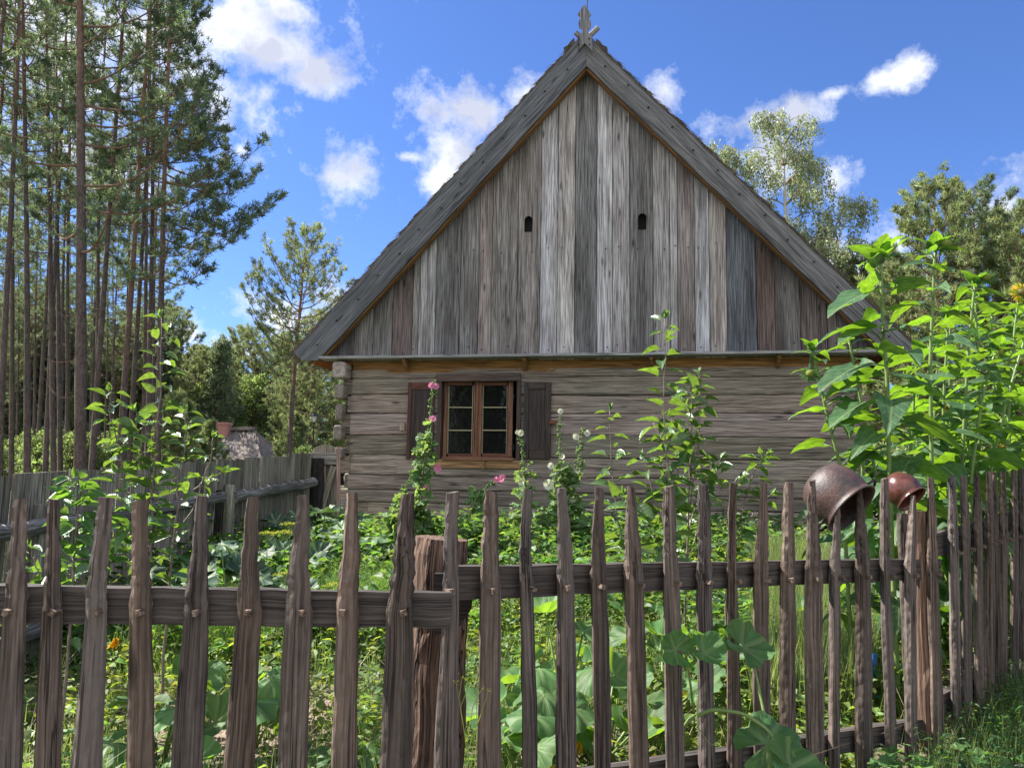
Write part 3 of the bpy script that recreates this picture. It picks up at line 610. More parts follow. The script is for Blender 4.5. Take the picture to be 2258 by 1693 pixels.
# ================================================================ picket fence: three runs
def dleft(px): return 2.15+.12*px/960
PA = at(990, 1086, 2.36); PB = at(2052, 1052, 3.95); PC = at(2094, 1050, 4.08); PD = at(2250, 1034, 4.95)
def dright(px): return meet(px, PA, PB)
def dside(px): return meet(px, PC, PD)
def picket(par, top, rail_, bot, df, fdir, stub=None, T=None, bottom=1693):
    """top (px, py, w), rail (px, w) at yr, bot (px, w) at y=bottom; widths in pixels"""
    yr = rail_[2]; d = df(rail_[0]); nrm_ = nrm(np.cross(fdir, Z3)); nrm_ = nrm_ if nrm_[1] < 0 else -nrm_
    a = at(top[0], top[1], d); b_ = at(rail_[0], yr, d); c_ = at(bot[0], bottom, d); k = d/FPX/max(.35, abs(np.dot(nrm(fdir), nrm(np.cross(pdir(rail_[0], yr), Z3)))))
    k = d/FPX*(1.0 if abs(fdir[0]) > .9 else 1.08 if abs(fdir[0]) > .75 else 1.3)
    zs_ = []; sl = (c_-b_)/(c_[2]-b_[2]); g0 = float(gz(b_[0], b_[1]))-.08; e = b_+sl*(g0-b_[2])
    ctrl = [(a[2], a, top[2]), ((a[2]*.55+b_[2]*.45), a*.55+b_*.45, top[2]*.45+rail_[1]*.55), (b_[2], b_, rail_[1]), (c_[2], c_, bot[1]), (e[2], e, bot[1]*1.02)]
    zs_ = np.r_[np.linspace(e[2], b_[2], 14), np.linspace(b_[2], a[2], 17)[1:]]
    cz = [q[0] for q in ctrl][::-1]; n = len(zs_)
    cx_ = np.interp(zs_, cz, [q[1][0] for q in ctrl][::-1]); cy_ = np.interp(zs_, cz, [q[1][1] for q in ctrl][::-1]); w_ = np.interp(zs_, cz, [q[2] for q in ctrl][::-1])*k
    seg = 8; th = np.linspace(0, 2*pi, seg, endpoint=False)+RS.uniform(0, .8)
    shape = 1+RS.uniform(-.14, .14, seg); sig = np.cumsum(RS.randn(n, seg)*.035, 0); sig -= sig.mean(0)
    bow = np.cumsum(RS.randn(n))*.0012; bow -= np.linspace(bow[0], bow[-1], n); jit = RS.randn(n, seg)*.075*np.r_[np.full(14, .4), np.full(n-14, 1.)][:, None]
    rr = shape[None]*(1+sig+jit)
    hx = np.clip(np.cos(th)*1.12, -1, 1)[None]*rr*(w_/2)[:, None]; tk = np.clip(w_*.30, .010, .022); hy = np.sin(th)[None]*rr*tk[:, None]
    ctr = np.stack([cx_, cy_, zs_], 1)+nrm(fdir)[None]*bow[:, None]
    V = ctr[:, None]+nrm(fdir)[None, None]*hx[..., None]+nrm_[None, None]*(hy[..., None]+.012)
    V[-1, :, 2] += RS.uniform(-.004, .004)+hx[-1]*RS.uniform(-.25, .25)
    rn = RS.rand(3)*50; G = np.stack([np.repeat(zs_, seg)+rn[0], hx.ravel()+rn[1], hy.ravel()+rn[2]], 1)
    i = np.arange(n-1)[:, None]*seg; kk = np.arange(seg)[None]; k2 = (kk+1) % seg
    T = (np.array([1, .97, .95])+RS.uniform(-.5, 1)*np.array([-.10, -.01, .08]))*RS.uniform(.72, 1.3) if T is None else np.array(T)
    TT = np.tile(T, (n*seg, 1)); mb = MB(); mb.add(V.reshape(-1, 3), [np.stack([i+kk, i+k2, i+seg+k2, i+seg+kk], -1).reshape(-1, 4), np.arange(seg)[::-1], np.arange(seg)+(n-1)*seg], G, TT)
    o_ = mb.build('picket', M['picket'], par)
    # end grain cap and wooden peg
    sd_ = RS.choice([-1, 1])*w_[13]*RS.uniform(.05, .3); zp = b_[2]-.01; m2 = MB(); c0 = b_+nrm(fdir)*sd_+nrm_*(tk[13]+.016); rot = RS.uniform(-.4, .4)
    ax = nrm(fdir)*cos(rot)+Z3*sin(rot); az = np.cross(ax, nrm_); box(m2, c0, ax*.008, nrm_*.015, az*.008, (1.5, 1.4, 1.3), 1); m2.build('peg', M['picket'], o_)
    return o_
X1 = np.array([1., 0, 0])
fl = thing('picket_fence', (*at(480, 1600, 2.2)[:2], 0.), 0, 'wide weathered stakes at left on the lower rail, nearest run of the picket fence', 'fence', 'runs of rough picket fence')
for tp, rl, bt in [((50, 1103, 28), (40, 42), (27, 50)), ((124, 1100, 19), (125, 38), (114, 47)), ((237, 1099, 23), (222, 40), (198, 58)), ((317, 1099, 28), (316, 40), (312, 52)), ((448, 1095, 24), (435, 48), (419, 69)),
                   ((560, 1093, 22), (550, 44), (532, 55)), ((671, 1090, 21), (663, 54), (650, 61)), ((777, 1087, 22), (769, 45), (762, 52)), ((900, 1086, 23), (885, 52), (874, 63)), ((-60, 1106, 26), (-75, 42), (-95, 52)), ((-160, 1108, 26), (-190, 44), (-210, 52))]:
    picket(fl, tp, (rl[0], rl[1], 1345), bt, dleft, X1)
def hrail(par, x0, y0, x1, y1, df, hh, th=.022, back=.035, mat='rail', T=(1, 1, 1), ext=0):
    a = at(x0, y0, df(x0)); b_ = at(x1, y1, df(x1)); dd = nrm(b_-a); nb = nrm(np.cross(dd, Z3)); nb = nb if nb[1] > 0 else -nb
    a = a+nb*back; b_ = b_+nb*back; up = np.cross(nb, dd); up = up if up[2] > 0 else -up; m2 = MB(); beam(m2, a, b_, up*hh, nb*th, T, 30, .03); return m2.build('fence_rail', M[mat], par)
hrail(fl, -250, 1330, 995, 1348, dleft, .049)
hrail(fl, -250, 1990, 960, 2000, dleft, .045)
fm = thing('picket_fence', (*at(1500, 1600, 3.0)[:2], 0.), 0, 'middle run of rough stakes with two pots hung on it, from log post to corner', 'fence', 'runs of rough picket fence')
RD = nrm(PB-PA); RD[2] = 0; RD = nrm(RD)
yr_ = lambda px: 1300-(px-988)*.0335
for tp, rl, bt in [((995, 1086, 28), (988, 35), (980, 56)), ((1076, 1082, 25), (1073, 47), (1072, 56)), ((1159, 1081, 21), (1157, 29), (1160, 36)), ((1233, 1076, 18), (1242, 38), (1244, 50)), ((1315, 1076, 19), (1318, 39), (1325, 38)),
                   ((1387, 1072, 17), (1394, 44), (1403, 43)), ((1470, 1070, 22), (1472, 38), (1482, 44)), ((1546, 1068, 25), (1548, 36), (1554, 38)), ((1613, 1066, 18), (1610, 24), (1613, 34)), ((1678, 1064, 16), (1672, 36), (1675, 40)),
                   ((1733, 1062, 21), (1732, 34), (1733, 37)), ((1786, 1060, 16), (1789, 41), (1791, 38)), ((1842, 1104, 9), (1836, 29), (1836, 28)), ((1889, 1077, 14), (1893, 42), (1899, 46)), ((1945, 1054, 18), (1948, 28), (1960, 34)), ((2009, 1092, 10), (2002, 32), (2002, 32)), ((2045, 1052, 14), (2050, 31), (2064, 40))]:
    picket(fm, tp, (rl[0], rl[1], yr_(rl[0])), bt, dright, RD)
hrail(fm, 1000, 1288, 2084, 1254, dright, .050, back=.04)
hrail(fm, 960, 1795, 2078, 1604, dright, .046, back=.04)
m2 = MB(); c_ = at(972, 1178, 2.62); g0 = float(gz(c_[0], c_[1]))-.1; n = 26
P = [[c_[0]+.004*sin(i), c_[1], c_[2]-.012-(c_[2]-g0)*(1-i/n)*1.0] for i in range(n+1)]
Tp = np.array([[1., 1., 1.] for i in range(n+1)])
tube(m2, P, .092*np.r_[np.linspace(1.08, 1., n), .97], 26, Tp, .025)
# split wedge left on the post head
pst = m2.build('fence_post', M['post'], fm)
for (pxp, yt, w, mt) in ((1990, 1132, 24, 'picket'), (2020, 1126, 46, 'char')):
    c_ = at(pxp, yt, dright(pxp)+.11); g0 = float(gz(c_[0], c_[1]))-.1; m2 = MB(); P = [[c_[0], c_[1], g0+(c_[2]-g0)*i/16] for i in range(17)]; tube(m2, P, w/2*c_[1]/FPX*np.r_[np.full(16, 1), .94], 14, (1, 1, 1), .04); m2.build('fence_post', M['post' if mt == 'char' else 'picket'], fm)
# rounded halved end of the lower rail lapped on the post
a = at(1012, 1345, 2.50); m2 = MB(); P = [at(960, 1262, 2.5), at(1002, 1262, 2.5)]+[at(1002+42*sin(t_), 1305-43*cos(t_), 2.5) for t_ in np.linspace(.2, pi/2, 5)]+[at(1040, 1340, 2.5), at(1005, 1390, 2.5), at(960, 1395, 2.5)]
prism(m2, P, [0, -.03, 0], (.55, .55, .55)); m2.build('rail_end', M['rail'], fm)
fs = thing('picket_fence', (*at(2180, 1560, 4.5)[:2], 0.), 0, 'short run of crowded stakes turning the corner and running away at the right edge', 'fence', 'runs of rough picket fence')
SD = nrm(PD-PC); SD[2] = 0; SD = nrm(SD)
q = 0
for (x, y, w, x2) in [(2094, 1050, 15, 2103), (2120, 1049, 14, 2127), (2149, 1046, 13, 2152), (2175, 1041, 14, 2177), (2188, 1041, 12, 2192), (2206, 1040, 13, 2206), (2230, 1037, 13, 2231), (2246, 1034, 13, 2250), (2262, 1032, 12, 2266), (2280, 1030, 12, 2284), (2298, 1029, 12, 2300)]:
    q += 1; picket(fs, (x, y, w), ((x+x2)/2+1, 24 if q != 5 else 16, 1217-(x-2094)*.25), (x2+1, 25), dside, SD, bottom=1540)
hrail(fs, 2060, 1207, 2330, 1130, lambda px: dside(px) if px > 2080 else dside(2080)-.05, .06, back=.04); hrail(fs, 2075, 1560, 2330, 1440, dside, .05, back=.04)

# ================================================================ pots on the stakes
def potmat(name, c1, c2, rough, bd):
    m_, t, b, o = newmat(name); g = attr(t, 'gc'); n1 = noise(t, g, 14, 6, .65); n2 = noise(t, g, 90, 4, .7)
    c = mixc(t, ramp(t, n1, (.38, 0.), (.62, 1.)), c1, c2); c = mixc(t, 1., c, ramp(t, n2, (.35, .7), (.65, 1.15)), 'MULTIPLY')
    c = mixc(t, 1., c, attr(t, 'tint'), 'MULTIPLY'); t.links.new(c, b.inputs['Base Color']); b.inputs['Roughness'].default_value = rough
    bump(t, b, math_n(t, 'ADD', n1, math_n(t, 'MULTIPLY', n2, .5)), bd); return m_
M['cast'] = potmat('rusty_cast_iron', (.032, .027, .027), (.085, .043, .036), .5, .004)
M['glaze'] = potmat('glazed_clay', (.07, .024, .018), (.125, .045, .032), .22, .0012)
pt = thing('cauldron', at(1876, 1120, 3.5), 0, 'large rusty iron cauldron with ear handles hung upside down on two stakes', 'pot')
ax = nrm(RT*.50-UP*.56-FW*.66); rc = at(1878, 1121, 3.52); Rr = .136
pf = [(.001, -.222), (.045, -.219), (.085, -.205), (.118, -.175), (.136, -.135), (.141, -.095), (.138, -.055), (.131, -.025), (.131, -.012), (.140, -.002), (.142, .004), (.136, .006), (.127, -.004), (.126, -.03), (.133, -.06), (.135, -.1), (.130, -.135), (.112, -.172), (.08, -.198), (.001, -.212)]
mb = MB(); lathe(mb, [(r_*.98, h_) for r_, h_ in pf], rc, ax, 56); mb.build('pot_body', M['cast'], pt, True)
e1 = nrm(np.cross(ax, FW)); e2 = np.cross(ax, e1)
for aim in (RT*1+UP*.45, -RT*1-UP*.9):
    hd = nrm(aim-ax*np.dot(aim, ax)); sdv = np.cross(ax, hd); P = []
    for t_ in np.linspace(-1, 1, 13): P.append(rc+hd*(.128+.046*(1-t_**4))+sdv*.042*t_-ax*(.03-.0*t_))
    mb = MB(); tube(mb, P, .0065, 8); mb.build('handle', M['iron'], pt, True)
pt2 = thing('clay_pot', at(2009, 1100, 3.9), 0, 'small shiny reddish brown clay pot upturned on a stake near the fence corner', 'pot')
ax = nrm(RT*.42-UP*.62-FW*.66); rc = at(2011, 1100, 3.88)
pf = [(.001, -.148), (.04, -.147), (.058, -.138), (.078, -.105), (.087, -.072), (.087, -.045), (.080, -.02), (.075, -.010), (.082, -.003), (.083, .003), (.077, .005), (.070, -.008), (.080, -.045), (.080, -.075), (.070, -.11), (.05, -.13), (.001, -.138)]
mb = MB(); lathe(mb, pf, rc, ax, 48); mb.build('pot_body', M['glaze'], pt2, True)

# ================================================================ leaves
def leaf_tpl(wf, nl=6, across=2, droop=.25, fold=.12, wave=.0, cup=0.):
    """leaf of length 1 along +x, width profile wf(t), z up"""
    V = []; G = []; ss = np.linspace(-1, 1, 2*across+1)
    for i in range(nl+1):
        t_ = i/nl; w = wf(t_)
        for s in ss:
            back_ = w[1]*abs(s) if isinstance(w, tuple) else 0.; ww = w[0] if isinstance(w, tuple) else w
            V.append([t_-back_, s*ww, -droop*t_**2+fold*abs(s)*ww*2-cup*(s*ww)**2+wave*sin(t_*14+s*3)*abs(s)]); G.append([t_, s*ww, 0])
    m_ = len(ss); F = [[i*m_+j, (i+1)*m_+j, (i+1)*m_+j+1, i*m_+j+1] for i in range(nl) for j in range(m_-1)]
    return np.array(V), np.array(F), np.array(G)
ovate = lambda a: (lambda t_: a*(sin(pi*min(1, t_)**.75)**.8)*(1-.15*t_)+.002)
T_apple = leaf_tpl(ovate(.27), 5, 1, .22, .35)
T_small = leaf_tpl(ovate(.30), 3, 1, .3, .2)
T_narrow = leaf_tpl(ovate(.13), 3, 1, .35, .2)
def heartw(t_): return (.37*(sin(pi*(t_*.93+.07)**.62)**.75)*(1-.1*t_)+.003, .16*(1-t_)**3)
T_sunf = leaf_tpl(heartw, 9, 3, .42, .10, .022)
T_sunf3 = leaf_tpl(heartw, 9, 3, .14, .10, .03)
T_sunf2 = leaf_tpl(heartw, 9, 3, .75, .22, .03)
def lobed(n, lob, cup, seed, rag=.05):
    """round leaf with lobes around its stalk; one unit across"""
    r_ = np.random.RandomState(seed); V = [[0, 0, 0]]; G = [[0, 0, 0]]; m_ = 36; rings = (.3, .62, .85, 1.)
    rad = []
    for j in range(m_):
        th = -pi+.28+(2*pi-.56)*j/(m_-1); rad.append(.52*(1-lob+lob*abs(cos(th*n/2.))**.7)*(1+rag*((j % 2)*2-1)*.5)*(1.08-.1*abs(th)/pi))
    for k, q in enumerate(rings):
        for j in range(m_):
            th = -pi+.28+(2*pi-.56)*j/(m_-1); rr = rad[j]*q+.0
            V.append([rr*cos(th)+.0, rr*sin(th), cup*q*q+.085*sin(th*3+seed*1.7)*q*q+.045*sin(th*7+seed+k*.7)*q+r_.randn()*.008]); G.append([abs(((th*n/(2*pi)) % 1)-.5)*.9/6.+.0, (((th*n/(2*pi)) % 1)-.5)*.35*q, 0])
    F3 = np.array([[0, 1+j, 2+j] for j in range(m_-1)]); F4 = np.array([[1+k*m_+j, 1+(k+1)*m_+j, 2+(k+1)*m_+j, 2+k*m_+j] for k in range(3) for j in range(m_-1)])
    return np.array(V), [F3, F4], np.array(G)
T_sq = [lobed(5, .22, .18, 1), lobed(5, .28, -.16, 2), lobed(5, .2, .30, 3), lobed(5, .3, .05, 8, .1), lobed(5, .18, -.28, 9, .08)]
T_zuc = [lobed(7, .45, .12, 4, .2), lobed(7, .5, -.12, 5, .2)]
T_hol = [lobed(5, .2, .12, 6), lobed(5, .25, -.1, 7)]
def place(mb, tpl, P, D, Nn, S, T=(1, 1, 1), var=.2):
    V, F, G = tpl; P = np.atleast_2d(P).astype(float); D = np.atleast_2d(D).astype(float); n = len(P); Nn = np.broadcast_to(np.atleast_2d(Nn).astype(float), (n, 3)); S = np.broadcast_to(np.asarray(S, float), (n,))
    D = D/(np.linalg.norm(D, axis=1)[:, None]+1e-9); Y = np.cross(Nn, D); Y /= np.linalg.norm(Y, axis=1)[:, None]+1e-9; Zv = np.cross(D, Y)
    W_ = P[:, None]+S[:, None, None]*(V[None, :, 0, None]*D[:, None]+V[None, :, 1, None]*Y[:, None]+V[None, :, 2, None]*Zv[:, None])
    G_ = G[None]+np.stack([np.zeros(n), np.zeros(n), RS.rand(n)*60], 1)[:, None]
    k = len(V); Fs = [(f[None]+(np.arange(n)*k)[:, None, None]).reshape(-1, f.shape[1]) for f in (F if isinstance(F, list) else [F])]
    T = np.asarray(T, float); Tn = (np.tile(T, (n, 1)) if T.ndim == 1 else T)*(1+RS.uniform(-var, var, (n, 1)))*(1+RS.uniform(-.06, .06, (n, 3)))
    mb.add(W_.reshape(-1, 3), Fs, G_.reshape(-1, 3), np.repeat(Tn, k, 0))
def gpt(px, d):  # point on the ground seen at column px and depth d
    p = at(px, 1100, d); p[2] = float(gz(p[0], p[1])); return p

# ---------------------------------------------------------------- apple saplings
def sapling(pts, d, label, nleaf, ls, side=0, T=(1, 1, 1), shoots=()):
    P = np.array([at(x, y, d+dy) for x, y, dy in pts]); base = P[0].copy(); g0 = float(gz(base[0], base[1]))
    P = np.vstack([[base[0], base[1], g0-.03], P]) if base[2] > g0+.02 else P
    root = thing('apple_sapling', P[0], 0, label, 'sapling', 'young apple saplings in the garden')
    paths = [P]+[np.array([at(x, y, d+dy) for x, y, dy in s]) for s in shoots]
    for k, Q in enumerate(paths):
        t_ = np.linspace(0, len(Q)-1, 6*(len(Q)-1)+1); Qs = np.stack([np.interp(t_, np.arange(len(Q)), Q[:, i]) for i in range(3)], 1); ln = np.linalg.norm(np.diff(Qs, axis=0), axis=1).sum()
        Qs[1:-1] += RS.randn(len(Qs)-2, 3)*.004
        m2 = MB(); tube(m2, Qs, np.linspace(.008 if k == 0 else .005, .002, len(Qs)), 7, (1, 1, 1), .05); m2.build('stem' if k == 0 else 'shoot', M['woodstem'], root, True)
    mb = MB(); tm = mb
    for Q in paths:
        ln = np.linalg.norm(np.diff(Q, axis=0), axis=1).sum(); n = int(nleaf*ln); ph = RS.rand()*6
        for i in range(n):
            u = (.18 if Q is P else .05)+(.82 if Q is P else .95)*(i+.5)/n; t_ = u*(len(Q)-1); k = min(int(t_), len(Q)-2); p = Q[k]+(Q[k+1]-Q[k])*(t_-k); ax_ = nrm(Q[k+1]-Q[k])
            ph += 2.4; o1 = nrm(np.array([cos(ph), sin(ph)*.8, 0])); dv = nrm(o1*1.+ax_*RS.uniform(.2, .9)-Z3*RS.uniform(0, .5)); pe = p+dv*RS.uniform(.02, .04)
            tube(tm, [p, pe], [.0018, .0015], 4); dd = nrm(dv+RS.randn(3)*.25-Z3*.15); nn_2 = nrm(Z3+RS.randn(3)*.45); place(mb, T_apple, pe, dd, nn_2, ls*RS.uniform(.65, 1.15)*(1-.35*max(0, u-.85)/.15), T)
        k = Q[-1]; 
        for a in range(3): place(mb, T_apple, k, nrm(nrm(Q[-1]-Q[-2])*1.3+RS.randn(3)*.4), nrm(RS.randn(3)), ls*.45, (1.25, 1.3, 1.2))
    mb.build('foliage', M['apple'], root, True)
    return root
sapling([(330, 1250, 0), (335, 1080, .03), (352, 900, 0), (356, 700, -.03)], 4.0, 'tallest apple sapling at left, reaching up in front of the pine trunks', 30, .105, shoots=[[(325, 1210, 0), (278, 1050, .1), (245, 930, .0), (240, 862, -.05)], [(335, 1100, 0), (310, 980, .1), (300, 905, .1)], [(340, 1180, 0), (290, 1120, -.2), (255, 1040, -.25)], [(335, 1090, 0), (300, 1010, .05), (262, 950, .0)]])
sapling([(375, 1270, 0), (395, 1080, 0), (407, 985, 0), (409, 905, 0)], 4.15, 'apple sapling at left between the tallest one and the far cottage roof', 20, .105, shoots=[[(380, 1200, 0), (440, 1090, .1), (465, 1010, .1), (470, 965, .1)], [(390, 1120, 0), (445, 1060, .1), (492, 1040, .1)]])
sapling([(160, 1330, 0), (165, 1210, 0), (170, 1120, 0), (167, 1052, 0)], 3.7, 'low apple sapling at far left in front of the board fence', 44, .115, T=(.95, 1.1, 1.1), shoots=[[(170, 1300, 0), (230, 1200, .1), (238, 1120, 0)], [(165, 1290, 0), (270, 1210, .2), (300, 1150, 0)], [(165, 1330, 0), (90, 1270, 0), (60, 1200, 0)]])
sapling([(1395, 1270, 0), (1362, 1150, 0), (1348, 1020, 0), (1344, 905, 0)], 5.0, 'single thin apple sapling right of the window, before the log wall', 18, .14)
sapling([(1478, 1290, 0), (1475, 1080, 0), (1463, 900, 0), (1466, 702, 0)], 4.8, 'tallest apple sapling before the cottage, its tip reaching above the ledge', 22, .14, shoots=[[(1476, 1120, 0), (1470, 1000, .1), (1440, 930, .2)], [(1478, 1200, 0), (1440, 1090, 0), (1420, 1010, 0)], [(1478, 1150, 0), (1500, 1000, .2), (1480, 920, .2)], [(1478, 1230, 0), (1400, 1130, 0), (1380, 1090, 0)]])
sapling([(1510, 1290, 0), (1520, 1060, 0), (1523, 910, 0), (1524, 845, 0)], 5.0, 'leafy apple sapling just right of the tallest one by the cottage', 26, .13, shoots=[[(1515, 1150, 0), (1543, 960, .0), (1541, 826, .0)], [(1515, 1230, 0), (1560, 1120, .1), (1570, 1020, .1)], [(1515, 1180, 0), (1545, 1080, .1), (1590, 1010, .1)]])
sapling([(1600, 1260, 0), (1640, 1110, 0), (1665, 1030, 0), (1690, 1003, 0)], 5.0, 'small leaning apple sapling between the tall saplings and the cauldron', 24, .12, shoots=[[(1610, 1200, 0), (1590, 1090, 0), (1577, 1035, 0)], [(1620, 1200, 0), (1660, 1130, 0), (1700, 1090, 0)]])

# ---------------------------------------------------------------- hollyhocks
def petals(mb, tm, c_, face, r_, mat_T):
    face = nrm(face); a = nrm(np.cross(face, Z3+.1*X1)); b_ = np.cross(face, a)
    P = []; D = []
    for k in range(5):
        th = k*2*pi/5+RS.rand()*.2; D.append(a*cos(th)+b_*sin(th)+face*.25); P.append(c_)
    place(mb, T_pet, P, D, face, r_, mat_T, .1)
T_pet = leaf_tpl(lambda t_: .60*t_**.75*(1-.35*max(0, t_-.8)/.2)+.03, 4, 2, -.10, .0, .05)
def hollyhock(pts, d, label, flowers, col, group='hollyhocks along the cottage wall', low=(), lo_leaf=1.):
    P = np.array([at(x, y, d) for x, y in pts]); root = thing('hollyhock', P[0], 0, label, 'flower', group); n = 30
    t_ = np.linspace(0, len(P)-1, n); Q = np.stack([np.interp(t_, np.arange(len(P)), P[:, i]) for i in range(3)], 1); sm = MB(); tube(sm, Q, np.linspace(.010, .004, n), 7); 
    lf = MB(); bd = MB(); ln = np.linalg.norm(np.diff(Q, axis=0), axis=1).sum()
    for i in range(int(ln*34)):
        u = RS.uniform(.42, 1.); p = Q[min(n-1, int(u*n))]; o1 = nrm(RS.randn(3)*[1, 1, .4]); r_ = .016*(1.3-u*.6); c0 = p+o1*.022
        tube(bd, [c0-o1*.012, c0, c0+o1*r_*.8+Z3*.004, c0+o1*r_*1.5], [.004, r_*.75, r_*.8, .002], 6, (1.1, 1.05, .9))
        if RS.rand() < .35: place(lf, T_hol[0], p+o1*.01, o1, nrm(o1*.4+Z3), .045*RS.uniform(.6, 1.2), (1.3, 1.25, 1.1))
    for i in range(int(ln*26*lo_leaf)):
        u = RS.uniform(.0, .62)**1.2; p = Q[min(n-1, int(u*n))]; o1 = nrm(RS.randn(3)*[1, 1, .25]+Z3*.2); l_ = RS.uniform(.05, .16)*(1.1-u); tube(sm, [p, p+o1*l_], [.003, .002], 4)
        place(lf, T_hol[RS.randint(2)], p+o1*l_, nrm(o1-Z3*.3), nrm(Z3*.6+RS.randn(3)*.5-[.2, .3, 0]), RS.uniform(.08, .17)*(1.1-.8*u), (1.1, 1.1, 1.1))
    sm.build('stem', M['stem'], root, True); bd.build('flower_buds', M['holly'], root, True); lf.build('foliage', M['holly'], root)
    for (x, y, s) in flowers:
        mb = MB(); c_ = at(x, y, d-.03); fc = nrm([-.25+RS.randn()*.15, -1, .15+RS.randn()*.15])
        petals(mb, None, c_, fc, s/2*d/FPX, (1, 1, 1)); f_ = mb.build('flower', M[col], root, True)
        m2 = MB(); tube(m2, [c_+fc*.004, c_+fc*.016], [.006, .004], 6, (1, .9, .5)); m2.build('flower_centre', M['dill'], f_)
hollyhock([(925, 1180), (930, 1080), (942, 960), (955, 860), (959, 845)], 7.9, 'tall pink hollyhock in front of the left shutter', [(952, 850, 15), (962, 852, 15), (954, 924, 16), (966, 1033, 18), (926, 1079, 17), (941, 1077, 18), (918, 1134, 15)], 'pink', lo_leaf=3.2)
hollyhock([(1030, 1150), (1050, 1098), (1078, 1070), (1104, 1056)], 7.7, 'pink hollyhock leaning right below the window sill', [(1095, 1058, 15), (1106, 1055, 17), (1109, 1052, 13)], 'pink', lo_leaf=1.5)
hollyhock([(1164, 1150), (1160, 1080), (1152, 1010), (1146, 950)], 8.0, 'white hollyhock in front of the right shutter, just right of the window', [(1148, 955, 15), (1140, 953, 8), (1150, 1062, 18)], 'white', lo_leaf=1.2)
hollyhock([(1232, 1165), (1235, 1075), (1233, 990), (1236, 905)], 8.0, 'tallest white hollyhock, beside the right shutter on the log wall', [(1236, 907, 13), (1240, 1007, 13), (1215, 1027, 15), (1210, 1068, 24)], 'white', lo_leaf=2.2)
hollyhock([(1262, 1165), (1266, 1085), (1275, 1010), (1284, 945)], 8.0, 'white hollyhock with two flowers up, rightmost in the row by the wall', [(1270, 963, 16), (1295, 955, 14), (1262, 1098, 22), (1276, 1037, 14)], 'white', lo_leaf=2.2)
hollyhock([(880, 1180), (885, 1120), (890, 1085), (893, 1070)], 7.4, 'bushy leafy hollyhock without tall stalk left of the pink one', [], 'pink', lo_leaf=7)

